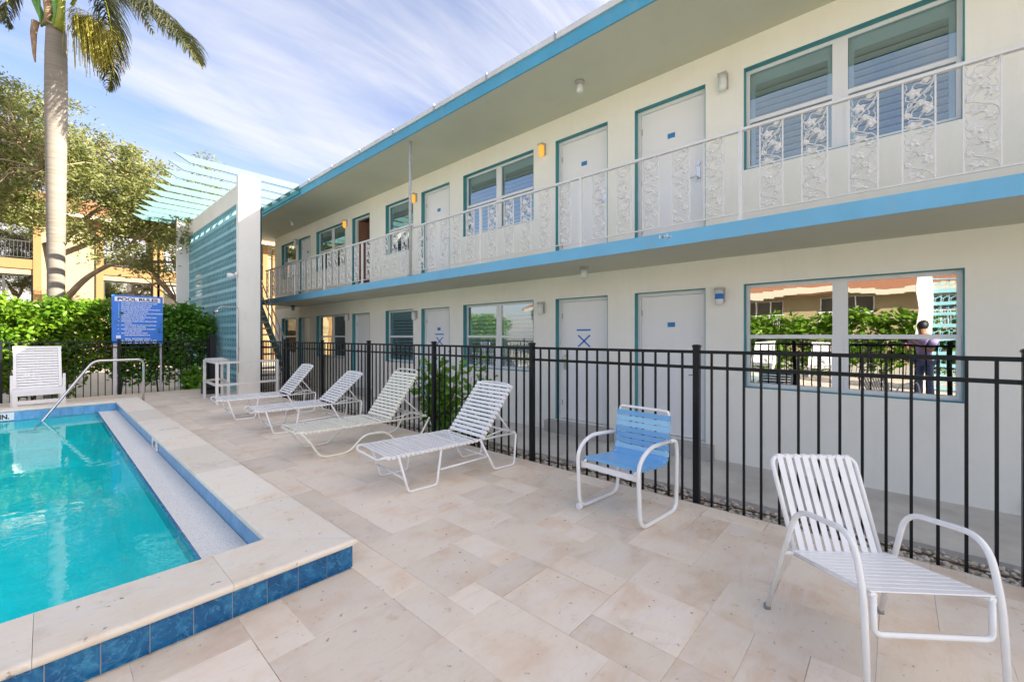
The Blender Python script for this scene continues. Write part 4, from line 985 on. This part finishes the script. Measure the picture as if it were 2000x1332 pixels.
# ================================================================== foliage
def leaves(name, pts, size, matn, parent=None, fold=.25, aspect=.5, up=.3, seed=1, kind=None, droop=0.):
    rs = np.random.RandomState(seed); n = len(pts); P = np.asarray(pts)
    d = rs.normal(size=(n,3)); d[:,2] = d[:,2]*.6-droop; d /= np.linalg.norm(d,axis=1)[:,None]
    nn = rs.normal(size=(n,3)); nn[:,2] += up*3; s = np.cross(d, nn); s /= np.linalg.norm(s,axis=1)[:,None]+1e-9
    nn = np.cross(s, d)
    L_ = size*rs.uniform(.65,1.3,(n,1)); Wd = L_*aspect
    V = np.stack([P, P+d*L_*.45+s*Wd*.5+nn*Wd*fold, P+d*L_, P+d*L_*.45-s*Wd*.5+nn*Wd*fold], 1).reshape(-1,3)
    me = bpy.data.meshes.new(name); me.vertices.add(4*n); me.vertices.foreach_set('co', V.ravel())
    F_ = np.arange(4*n).reshape(-1,4); T = np.concatenate([F_[:,[0,1,2]], F_[:,[0,2,3]]],0)
    me.loops.add(6*n); me.loops.foreach_set('vertex_index', T.ravel()); me.polygons.add(2*n)
    me.polygons.foreach_set('loop_start', np.arange(2*n)*3); me.update(calc_edges=True); me.validate()
    me.materials.append(M(matn)); o = link(name, me, parent)
    if kind: o['kind'] = kind
    return o
def clumps(rs, centers, per, rad):
    out = []
    for c in centers:
        q = rs.normal(size=(per,3)); q /= np.linalg.norm(q,axis=1)[:,None]; q *= rad*(rs.rand(per,1)**.45); q[:,2] *= .75
        out.append(np.array(c)+q)
    return np.concatenate(out)
def hedge(name, label, x0, x1, y0, y1, h, n, per, size, matn, seed, zb=.1, stems=True, rad=.28, cat='hedge'):
    rs = np.random.RandomState(seed); t = thing(name, label, cat, ((x0+x1)/2, (y0+y1)/2, -.34))
    cs = []
    for k in range(n):
        x = rs.uniform(x0, x1); y = rs.uniform(y0, y1); hh = h*(.96+.035*math.sin(x*2.1+seed)+.03*math.sin(x*5.3))
        if k < n*.45: y = y0+rs.rand()*.25*(y1-y0)
        z = zb+(hh-zb)*rs.rand()**.65
        cs.append((x-t.location.x, y-t.location.y, z+.34))
    leaves('leaves', clumps(rs, cs, per, rad), size, matn, t, seed=seed, aspect=.55, up=.45)
    if stems:
        x = x0+.2
        while x < x1:
            y = rs.uniform(y0, y1)
            m = MB()
            for k in range(4):
                a, b = rs.uniform(-.35,.35), rs.uniform(-.25,.25)
                m.tube([(x-t.location.x, y-t.location.y, 0), (x+a*.4-t.location.x, y+b*.4-t.location.y, .9), (x+a-t.location.x, y+b-t.location.y, 2.0)], [.018, .013, .006], 5)
            part('stem', m, 'stem', t); x += rs.uniform(.5, .9)
    return t
hedge('hedge', 'bright green leafy hedge behind the fence left of the sign', -3.4, 1.05, 14.75, 16.2, 2.40, 520, 46, .125, 'hedge_leaf', 5)
hedge('hedge', 'darker green hedge between the sign and the teal screen', 1.15, 3.25, 14.75, 16.0, 2.26, 260, 46, .12, 'hedge_leaf_dark', 9)
def shrub(name, label, x, y, z, w, h, n, size, matn, seed):
    rs = np.random.RandomState(seed); t = thing(name, label, 'shrub', (x, y, z))
    pts = []
    for k in range(n):
        a = rs.uniform(0, 6.28); r = w*rs.rand()**.6*.5; top = Vector((.35*r*math.cos(a)*1., r*math.sin(a)*1.9, h*rs.uniform(.45, 1)))
        base = Vector((rs.uniform(-.05,.05), rs.uniform(-.12,.12), 0)); mid = base.lerp(top, .5)+Vector((0,0,.08))
        part('stem', MB().tube([base, mid, top], [.011, .008, .004], 5), 'stem', t)
        for s in range(16):
            f = .30+.7*s/15; p = base.lerp(mid, f*2) if f < .5 else mid.lerp(top, f*2-1); pts.append(np.array(p)+rs.normal(size=3)*.05)
    leaves('leaves', pts, size, matn, t, seed=seed, aspect=.62, up=.35)
    return t
shrub('shrub', 'bright green broad leaved shrub behind the fence beside the cream lounger', 4.25, 5.35, -.28, .95, 1.42, 30, .15, 'shrub_leaf', 3)
shrub('shrub', 'smaller bright green shrub behind the fence beside the nearest white lounger', 4.25, 4.62, -.28, .60, 1.35, 16, .12, 'shrub_leaf', 4)
shrub('shrub', 'low big leaved plant in front of the dark hedge by the white pipe frame', 2.75, 14.62, -.3, .5, .95, 9, .24, 'shrub_leaf', 8)

# ------------------------------------------------------------------ royal palm
pm_ = thing('royal_palm', 'tall royal palm with smooth pale grey trunk behind the hedge', 'palm tree', (.22, 18.4, -.34))
prof = [(.26, 0), (.22, .6), (.19, 2.6), (.195, 4.2), (.215, 6.0), (.232, 7.6), (.245, 9.0), (.238, 10.0), (.215, 10.75), (.20, 10.85)]
pr = []
for (r0, z0), (r1, z1) in zip(prof[:-1], prof[1:]):
    n = max(2, int((z1-z0)/.075))
    for k in range(n):
        f = k/n; pr.append((r0+(r1-r0)*f + (.002 if k % 2 else -.002)*rnd.uniform(.3, 1.4), z0+(z1-z0)*f))
pr.append(prof[-1])
part('trunk', MB().lathe(pr, (0,0,0), 28), 'trunk', pm_)
part('crownshaft', MB().lathe([(.17, 10.80), (.19, 10.9), (.21, 11.5), (.15, 12.2), (.11, 12.7)], (-.02,0,0), 20), 'crownshaft', pm_)
Rv = Vector((.6717, -.7408, 0)); Fv = Vector((.7408, .6717, 0))
def lv(a, b, z): return Rv*a+Fv*b+Vector((0,0,z))
part('sheath', MB().tube([lv(.20, -.1, 10.78), lv(.27, -.12, 11.3), lv(.30, -.1, 12.0), lv(.36, 0, 12.8)], [.13, .09, .07, .05], 8), 'petiole_yellow', pm_)
part('sheath', MB().tube([lv(-.30, -.05, 10.95), lv(-.40, -.05, 11.3), lv(-.75, 0, 12.0), lv(-1.1, .1, 12.5)], [.05, .09, .075, .05], 8), 'crownshaft', pm_)
part('sheath', MB().tube([lv(-.28, -.15, 10.9), lv(-.33, -.15, 11.4), lv(-.42, -.1, 12.3)], [.03, .035, .02], 6), 'crownshaft', pm_)
part('dry_sheath', MB().tube([lv(-.02, -.28, 10.83), lv(.06, -.27, 11.1), lv(-.02, -.24, 11.7), lv(.0, -.2, 12.3)], [.03, .085, .10, .03], 7), 'sheath_dry', pm_)
part('dry_spathe', MB().tube([lv(-.38, -.2, 10.95), lv(-.42, -.22, 10.6), lv(-.40, -.22, 10.0), lv(-.37, -.22, 9.75)], [.09, .075, .04, .018], 6), 'sheath_dry', pm_)
part('dry_sheath', MB().tube([lv(-.30, -.12, 10.86), lv(-.0, -.30, 10.92), lv(.30, -.12, 10.80)], [.03, .035, .03], 6), 'sheath_dry', pm_)
def frond(pts, r0, ll, seed, dens=60, droop=.8, mt='palm_leaf', rach='petiole_yellow'):
    rs = random.Random(seed); P = [Vector(p) for p in pts]; cur = []
    n = len(P)
    for i in range(n-1):
        p0 = P[max(i-1,0)]; p1 = P[i]; p2 = P[i+1]; p3 = P[min(i+2,n-1)]
        for s in range(8):
            t = s/8; cur.append(.5*((2*p1)+(-p0+p2)*t+(2*p0-5*p1+4*p2-p3)*t*t+(-p0+3*p1-3*p2+p3)*t**3))
    cur.append(P[-1]); m = len(cur)
    f = part('frond', MB().tube(cur, [r0*(1-.85*i/(m-1)) for i in range(m)], 6), rach, pm_)
    vs = []; fs = []
    for k in range(dens*2):
        t = .12+.88*(k//2)/(dens-1); x = t*(m-1); i = min(int(x), m-2); c = cur[i].lerp(cur[i+1], x-i); T = (cur[i+1]-cur[i]).normalized()
        side = T.cross(Vector((0,0,1)));  side = side.normalized() if side.length > .1 else Rv
        s = 1 if k % 2 else -1
        for rep in range(2):
            L_ = ll*(math.sin(math.pi*min(1, .12+t*.93))**.6)*rs.uniform(.75, 1.1)
            d0 = (T*.55+side*s*rs.uniform(.5, 1.)+Vector((0,0,rs.uniform(-.35, .45)))).normalized()
            w = .019+.010*rs.random(); wv = d0.cross(Vector((rs.uniform(-.4,.4),rs.uniform(-.4,.4),1))).normalized()*w
            p = c; d = d0; b = len(vs); segs = 5
            for q in range(segs+1):
                ww = wv*(1-.85*(q/segs)**1.6); vs += [p-ww, p+ww]
                p = p+d*(L_/segs); d = (d+Vector((0,0,-droop*.42*(q+1)/segs*2))+T*.05).normalized()
            for q in range(segs): fs.append((b+2*q, b+2*q+1, b+2*q+3, b+2*q+2))
    mb = MB(); mb.add(vs, fs, True); part('leaflets', mb, mt, f)['kind'] = 'stuff'
frond([lv(.1,0,11.6), lv(.75,-.1,12.35), lv(1.8,-.2,12.0), lv(2.85,-.3,11.45), lv(3.65,-.35,10.8), lv(4.25,-.4,10.1), lv(4.6,-.4,9.45)], .05, 1.15, 1, 170, .80)
frond([lv(.15,.3,11.8), lv(.6,.35,12.6), lv(1.05,.35,12.1), lv(1.30,.35,11.0), lv(1.32,.35,10.0), lv(1.15,.35,9.1)], .05, .95, 2, 120, .85)
frond([lv(-.1,0,11.9), lv(-.7,-.1,12.7), lv(-1.15,-.1,12.4), lv(-1.35,-.1,11.5), lv(-1.28,-.1,10.7)], .045, .62, 3, 100, 1.0)
frond([lv(-.1,0,12.1), lv(-1.2,.1,13.3), lv(-2.4,.2,13.1), lv(-3.4,.2,12.0)], .05, .9, 4, 60, .9)
frond([lv(0,.1,12.3), lv(-.3,1.2,14.2), lv(-.3,2.6,14.4), lv(-.2,3.8,13.2)], .05, .9, 5, 50, .9)
frond([lv(0,-.1,12.3), lv(.3,-1.0,14.1), lv(.5,-2.2,14.3), lv(.6,-3.2,13.4)], .05, .9, 6, 50, .9)
frond([lv(0,0,12.4), lv(.2,.1,14.4), lv(.7,.3,16.0)], .04, .8, 7, 40, .6)
# yellow flower brush
rs = random.Random(4); vs = []; fs = []
for k in range(620):
    a0 = rs.uniform(0, 1)**.8; c = lv(.64+.36*a0+rs.uniform(-.12,.12), -.12+rs.uniform(-.25,.25), 10.95-.1*a0+rs.uniform(-.35,.25)); p = c
    d = (lv(rs.uniform(.15,.8), rs.uniform(-.3,.3), rs.uniform(-.5,.5))).normalized(); L_ = rs.uniform(.5, 1.5); b = len(vs); w = Rv.lerp(Fv, rs.random())*.009
    for q in range(7):
        vs += [p-w, p+w]; p = p+d*(L_/6); d = (d+Vector((0,0,-.62))).normalized()
        if p.z < 9.2: p.z = 9.2+rs.uniform(0,.1)
    for q in range(6): fs.append((b+2*q, b+2*q+1, b+2*q+3, b+2*q+2))
mb = MB(); mb.add(vs, fs); part('flower_cluster', mb, 'palm_flower', pm_)['kind'] = 'stuff'

# ------------------------------------------------------------------ broadleaf trees
def tree(label, x, y, trunk_pts, limbs, blobs, nleaf, seed, size=.13):
    rs = np.random.RandomState(seed); t = thing('shade_tree', label, 'tree', (x, y, -.34), 0, None)
    part('trunk', MB().tube(arc(trunk_pts, .5, 6), [max(.09, .25-.008*i) for i in range(len(arc(trunk_pts, .5, 6)))], 10), 'bark', t)
    for l_ in limbs:
        c = arc(l_[1:], .6, 6); part('limb', MB().tube(c, [l_[0]*(1-.75*i/(len(c)-1)) for i in range(len(c))], 8), 'bark', t)
    ends = [Vector(l_[-1]) for l_ in limbs]; tw = MB(); cs = []
    for b in blobs:
        c, r, n = b
        for k in range(n):
            q = rs.normal(size=3); q /= np.linalg.norm(q); q = np.array(c)+q*np.array(r)*(rs.rand()**.4); cs.append(q)
            if rs.rand() < .5:
                e = min(ends, key=lambda e: (e-Vector(q)).length); md = (e+Vector(q))/2+Vector((rs.uniform(-.3,.3), rs.uniform(-.3,.3), .25))
                tw.tube([e, md, Vector(q)], [.035, .02, .007], 4)
    part('twigs', tw, 'bark', t)
    rad = .42; per = max(8, nleaf//max(1, len(cs)))
    out = []
    for c in cs:
        r_ = rad*rs.uniform(.6, 1.25); q = rs.normal(size=(per,3))*r_*.52; q[:,2] *= .7; out.append(c+q)
    leaves('crown', np.concatenate(out), size, 'oak_leaf', t, seed=seed, aspect=.42, up=.2)
    return t
# tree frame: lateral direction = Rv, so build points with lv()
tree('leaning broadleaf tree at the left edge with forked trunk', -2.0, 22.4,
     [lv(1.55,0,0), lv(1.2,0,2.2), lv(.65,0,4.0), lv(.75,.1,5.0)],
     [(.12, lv(.7,.1,4.9), lv(-.2,.2,5.9), lv(-1.6,.3,7.2)), (.13, lv(.75,.1,4.9), lv(1.3,.2,6.2), lv(1.8,.5,8.2)), (.09, lv(1.0,0,5.6), lv(2.4,-.2,6.3), lv(3.4,-.4,7.0)), (.08, lv(.7,.2,5.0), lv(.4,1.2,7.0), lv(0,1.6,9.0))],
     [(lv(-.2,.6,8.4), (2.6,1.7,1.9), 150), (lv(2.4,.2,7.5), (2.0,1.6,1.4), 110), (lv(-.4,.3,6.2), (2.2,1.2,.9), 60), (lv(2.2,0,5.9), (1.6,1.,.6), 36), (lv(1.0,.4,9.6), (2.2,1.4,.8), 46)], 34000, 11)
tree('broadleaf tree with long low limbs spreading right toward the teal screen', .3, 23.4,
     [lv(.35,0,0), lv(.3,0,2.6), lv(-.15,0,4.2), lv(-.5,.1,5.3)],
     [(.11, lv(.28,-.1,3.0), lv(1.3,-.2,4.0), lv(2.6,-.3,4.6), lv(4.6,-.4,4.5), lv(6.6,-.4,4.6)), (.085, lv(.3,.1,2.6), lv(2.2,.2,3.3), lv(3.6,.3,3.9), lv(6.2,.2,3.7)), (.12, lv(-.3,.1,5.0), lv(1.0,.2,6.4), lv(2.6,.3,7.6)),
      (.11, lv(-.2,.1,4.8), lv(1.4,.4,5.6), lv(3.6,.6,6.6)), (.07, lv(2.6,-.3,4.6), lv(3.6,-.5,5.6), lv(5.2,-.5,6.0)), (.06, lv(3.4,-.3,4.6), lv(4.2,-.4,3.9), lv(4.9,-.4,3.0))],
     [(lv(2.0,.3,7.7), (2.0,1.6,1.5), 110), (lv(3.9,0,6.6), (1.9,1.4,1.1), 110), (lv(5.6,-.1,5.6), (1.5,1.2,1.0), 80), (lv(2.6,-.2,5.6), (1.6,1.2,.6), 34), (lv(4.4,-.3,4.5), (2.4,1.,.45), 30), (lv(6.4,-.2,4.6), (.8,.8,.7), 26), (lv(.6,.4,8.9), (1.4,1.2,.9), 34), (lv(5.9,-.2,7.6), (.5,.5,.9), 8)], 36000, 12)
tree('round broadleaf tree farther back, filling the gap between trunk and screen', 5.0, 27.5,
     [lv(0,0,0), lv(.1,0,3), lv(0,0,5.2)],
     [(.1, lv(0,0,5), lv(1.2,.2,6.2), lv(2.0,.2,7.6)), (.1, lv(0,0,5), lv(-1.0,.2,6.2), lv(-2.0,.2,7.4))],
     [(lv(0,0,7.4), (2.6,1.8,1.4), 130), (lv(1.5,0,6.0), (1.8,1.4,.8), 50)], 13000, 13, .15)
d_ = MB(); rs2 = np.random.RandomState(2)
# leaning palm trunk behind the breezeway
lp = thing('leaning_palm', 'slim leaning palm trunk seen between the pillar and the motel corner', 'palm tree', (9.6, 27.5, -.34))
part('trunk', MB().tube([(0,0,0), (.25,.05,2.6), (.65,.1,5.2), (.8,.1,7.0)], [.24, .2, .18, .16], 10), 'trunk', lp)
leaves('crown', (np.random.RandomState(8).normal(size=(500,3))*np.array([.5,.5,.3])+np.array([.8,.1,7.0])), .6, 'palm_leaf', lp, aspect=.10, seed=3, droop=.4)

# ------------------------------------------------------------------ yellow apartment building
yb = thing('apartment_building', 'yellow stucco apartment building with orange bands behind the trees', 'apartment building', (0, 36, -.34))
def yp(name, mb, mats, parent=None):
    o = part(name, mb, mats, parent or yb)
    if not parent: o.location = (0, -36, .34)
    return o
FY = 36.
zb_, z1_, z2_, ztop = 2.35, 5.25, 5.75, 8.6     # floor bands
OPN = [(-6.2,-4.0), (-2.6,-.45), (2.40,4.75), (5.25,7.6), (9.2,11.2), (12.2,14.2)]
LO = (3.3, 4.9); UP = (5.75, 8.3); GR = (.0, 1.9)
mb = MB(); x = -12.
for a_, b_ in OPN:
    mb.box(x, a_, FY, FY+.3, -.34, ztop)
    for q0, q1 in ((-.34, GR[0]), (GR[1], LO[0]), (LO[1], UP[0]), (UP[1], ztop)): mb.box(a_, b_, FY, FY+.3, q0, q1)
    x = b_
mb.box(x, 22, FY, FY+.3, -.34, ztop); mb.box(-12, 22, FY+5, FY+5.2, -.34, ztop); mb.box(-12, -11.8, FY+.3, FY+5, -.34, ztop); mb.box(21.8, 22, FY+.3, FY+5, -.34, ztop)
yp('wall', mb, 'yellow_stucco')
yp('floor_slab', MB().box(-11.8, 21.8, FY+.3, FY+5, 5.2, 5.7), 'room_dark'); yp('floor_slab', MB().box(-11.8, 21.8, FY+.3, FY+5, 2.3, 2.6), 'room_dark')
for a_, b_ in OPN:
    for s0, s1 in ((a_-.32, a_-.0), (b_+.0, b_+.32)): yp('pilaster', MB().box(s0, s1, FY-.14, FY-.001, -.34, 8.3), 'orange_stucco')
    yp('band', MB().box(a_+.001, b_-.001, FY-.10, FY-.001, 5.22, 5.74), 'orange_stucco')
    yp('window', MB().box(a_, b_, FY+.20, FY+.22, LO[0], LO[1]), 'pane_mirror')
    w_ = yp('window_frame', MB().box(a_, a_+.08, FY+.12, FY+.19, LO[0], LO[1]).box(b_-.08, b_, FY+.12, FY+.19, LO[0], LO[1]).box((a_+b_)/2-.05, (a_+b_)/2+.05, FY+.12, FY+.19, LO[0], LO[1]).box(a_+.08, (a_+b_)/2-.05, FY+.12, FY+.19, LO[1]-.1, LO[1]).box((a_+b_)/2+.05, b_-.08, FY+.12, FY+.19, LO[1]-.1, LO[1]), 'dark_frame')
    yp('window', MB().box(a_, b_, FY+1.4, FY+1.42, UP[0], UP[1]), 'pane_mirror')
    rb = MB(); rb.box(a_, b_, FY-.02, FY+.02, 6.72, 6.77); rb.box(a_, b_, FY-.02, FY+.02, 5.83, 5.87)
    n = int((b_-a_)/.14)
    for k in range(1, n): xx = a_+(b_-a_)*k/n; rb.box(xx-.012, xx+.012, FY-.012, FY+.012, 5.87, 6.72)
    yp('balcony_rail', rb, 'dark_frame')
mb = MB(); mb.add([(-13,FY-1.1,8.45),(23,FY-1.1,8.45),(23,FY+6,8.45),(-13,FY+6,8.45),(-11,FY+2.4,10.2),(21,FY+2.4,10.2)], [(3,2,1,0),(0,1,5,4),(1,2,5),(2,3,4,5),(3,0,4)])
yp('roof', mb, 'roof_orange')
yp('eave', MB().box(-13, 23, FY-1.14, FY-1.105, 8.30, 8.50), 'cream_trim')

# ------------------------------------------------------------------ west side (seen in the window reflections)
wb = thing('apartment_building', 'yellow building with orange roof across the pool, seen in the windows', 'building', (-24, 0, -1.24))
def wp(name, mb, mats): o = part(name, mb, mats, wb); o.location = (24, 0, .34); return o
mb = MB(); BX = -24.; y = -14.; OPW = [(-9,-6),(-4,-1),(1,4),(6,9),(11,14),(17,20),(22,25)]
for a_, b_ in OPW:
    mb.box(BX-.3, BX, y, a_, -.34, 5.4)
    for q0, q1 in ((-.34, .2), (2.3, 3.0), (5.0, 5.4)): mb.box(BX-.3, BX, a_, b_, q0, q1)
    y = b_
mb.box(BX-.3, BX, y, 30, -.34, 5.4); wp('wall', mb, 'yellow_stucco')
for a_, b_ in OPW:
    wp('window', MB().box(BX-.5, BX-.45, a_, b_, .2, 2.3), 'room_dark'); wp('window', MB().box(BX-.5, BX-.45, a_, b_, 3.0, 5.0), 'room_dark')
    f = MB()
    for q in (a_+.04, (2*a_+b_)/3, (a_+2*b_)/3, b_-.04): f.box(BX-.2, BX-.12, q-.04, q+.04, 3.0, 5.0)
    wp('window_frame', f, 'frame_white')
    r_ = MB(); r_.box(BX+.02, BX+.06, a_-.1, b_+.1, 3.95, 4.0)
    for k in range(21): yy = a_+(b_-a_)*k/20; r_.box(BX+.03, BX+.05, yy-.012, yy+.012, 3.0, 3.95)
    wp('balcony_rail', r_, 'frame_white')
mb = MB(); mb.add([(BX+1.2,-15,5.3),(BX+1.2,31,5.3),(BX-6,31,7.9),(BX-6,-15,7.9),(BX+1.2,-15,5.2),(BX+1.2,31,5.2),(BX-6,31,7.8),(BX-6,-15,7.8)], [(0,1,2,3),(7,6,5,4),(0,4,5,1),(0,3,7,4),(1,5,6,2)])
wp('roof', mb, 'roof_orange')
sc_ = MB()
for k in range(64):
    yy = -14.5+k*.7; dz = .35*abs(math.sin(yy*.42)); sc_.box(BX+1.22, BX+1.27, yy, yy+.7, 4.95+dz, 5.35+dz)
wp('eave', sc_, 'cream_trim')
hedge('hedge', 'clipped hedge across the pool, seen only in the window reflections', -10.4, -9.2, -8, 16, 2.3, 1200, 34, .26, 'hedge_leaf', 21, stems=False, rad=.4, zb=-.25)
fence('metal_fence', 'black picket fence across the pool, seen only in the windows', (-7.2, 0, 0), True, 0, [-3+1.9*k for k in range(10)])
for k, y in enumerate((.8, 2.6, 4.4)):
    chaise('white chaise across the pool, %s from the camera, seen in the windows' % ('nearest', 'second', 'third')[k], (-6.2, y+1.2, 0), math.radians(85))
s2 = thing('breezeblock_screen', 'white pillar and pale breeze block screen beside the pool, seen in the windows', 'screen wall', (-3.1, -.4, 0))
part('pillar', MB().box(-.15, .15, -.30, 0, 0, 3.2), 'white_plaster', s2)
for i in range(7):
    for j in range(9): link('breeze_block', bme, s2, loc=(-.05, -.305-(i+1)*bw, .05+j*bh))
lit = [(rnd.uniform(1.4, 3.75), rnd.uniform(.3, 9), .004) for _ in range(60)]+[(rnd.uniform(3.3, 3.78), rnd.uniform(.0, 9), .004) for _ in range(70)]
o = leaves('leaf_litter', lit, .022, 'dead_leaf', None, fold=.05, seed=77, up=6, kind='stuff'); o['label'] = 'tiny dry leaf bits scattered over the deck'
for v_ in o.data.vertices: v_.co.z = .0015+abs(v_.co.z-.004)*.25
# the photographer behind the camera, seen only in the window reflection
def skin(name, pts, edges, rad, mt, parent, root=0):
    me = bpy.data.meshes.new(name); me.from_pydata([tuple(p) for p in pts], edges, []); me.update()
    o = link(name, me); md = o.modifiers.new('skin', 'SKIN'); md.use_smooth_shade = True
    if not me.skin_vertices: bpy.context.view_layer.objects.active = o
    for i, v_ in enumerate(me.skin_vertices[0].data): q = rad[i]; v_.radius = q if isinstance(q, tuple) else (q, q); v_.use_root = (i == root)
    sd = o.modifiers.new('sub', 'SUBSURF'); sd.levels = 1; sd.render_levels = 1
    dg = bpy.context.evaluated_depsgraph_get(); m2 = bpy.data.meshes.new_from_object(o.evaluated_get(dg)); bpy.data.objects.remove(o)
    m2.materials.clear(); m2.materials.append(M(mt)); m2.polygons.foreach_set('use_smooth', [True]*len(m2.polygons)); m2.name = name
    return link(name, m2, parent)
pe = thing('person', 'person in purple shirt and dark blue trousers holding a camera, mirrored in the window', 'person', (-.42, -.46, 0), math.radians(42.2))
skin('body', [(0,0,.95),(0,0,1.2),(0,0,1.42),(.02,0,1.50),(.05,0,1.60),(.06,0,1.70),(0,.20,1.38),(.12,.27,1.16),(.36,.12,1.30),(.43,.09,1.34),(0,-.20,1.38),(.12,-.27,1.16),(.36,-.12,1.30),(.43,-.09,1.34),(0,.10,.88),(.02,.12,.48),(0,.13,.08),(.10,.15,.03),(0,-.10,.88),(.02,-.12,.48),(0,-.13,.08),(.10,-.15,.03)],
     [(0,1),(1,2),(2,3),(3,4),(4,5),(2,6),(6,7),(7,8),(8,9),(2,10),(10,11),(11,12),(12,13),(0,14),(14,15),(15,16),(16,17),(0,18),(18,19),(19,20),(20,21)],
     [.13,.12,.11,.055,(.085,.075),(.07,.065),.055,.04,.03,.032,.055,.04,.03,.032,.085,.055,.04,.035,.085,.055,.04,.035], 'skin', pe)
skin('shirt', [(0,0,.93),(0,0,1.2),(0,0,1.41),(0,.20,1.39),(.09,.26,1.22),(0,-.20,1.39),(.09,-.26,1.22)], [(0,1),(1,2),(2,3),(3,4),(2,5),(5,6)], [(.165,.15),(.155,.14),(.13,.12),.078,.07,.078,.07], 'purple_cloth', pe)
skin('trousers', [(0,0,.95),(0,.10,.86),(.02,.12,.48),(0,.13,.10),(0,-.10,.86),(.02,-.12,.48),(0,-.13,.10)], [(0,1),(1,2),(2,3),(0,4),(4,5),(5,6)], [.145,.105,.075,.065,.105,.075,.065], 'blue_cloth', pe)
part('hair', MB().lathe([(.03, .13), (.075, .10), (.096, .05), (.098, 0), (.08, -.06)], (.035, 0, 1.66), 14), 'black', pe)
for s_ in (-1, 1):
    for q in range(4): part('finger', MB().tube([(.44, s_*.075, 1.335+.018*q-.02), (.475, s_*.055, 1.335+.018*q-.02), (.475, s_*.03, 1.335+.018*q-.02)], .008, 6), 'skin', pe)
hc = part('camera_body', MB().bbox(.455, .50, -.065, .065, 1.30, 1.39, .004), 'black', None); hc.location = (-.42, -.46, 0); hc.rotation_euler = (0, 0, math.radians(42.2))
tag(hc, 'black camera held in both hands by the mirrored photographer', 'camera')
print('objects', len(bpy.data.objects))
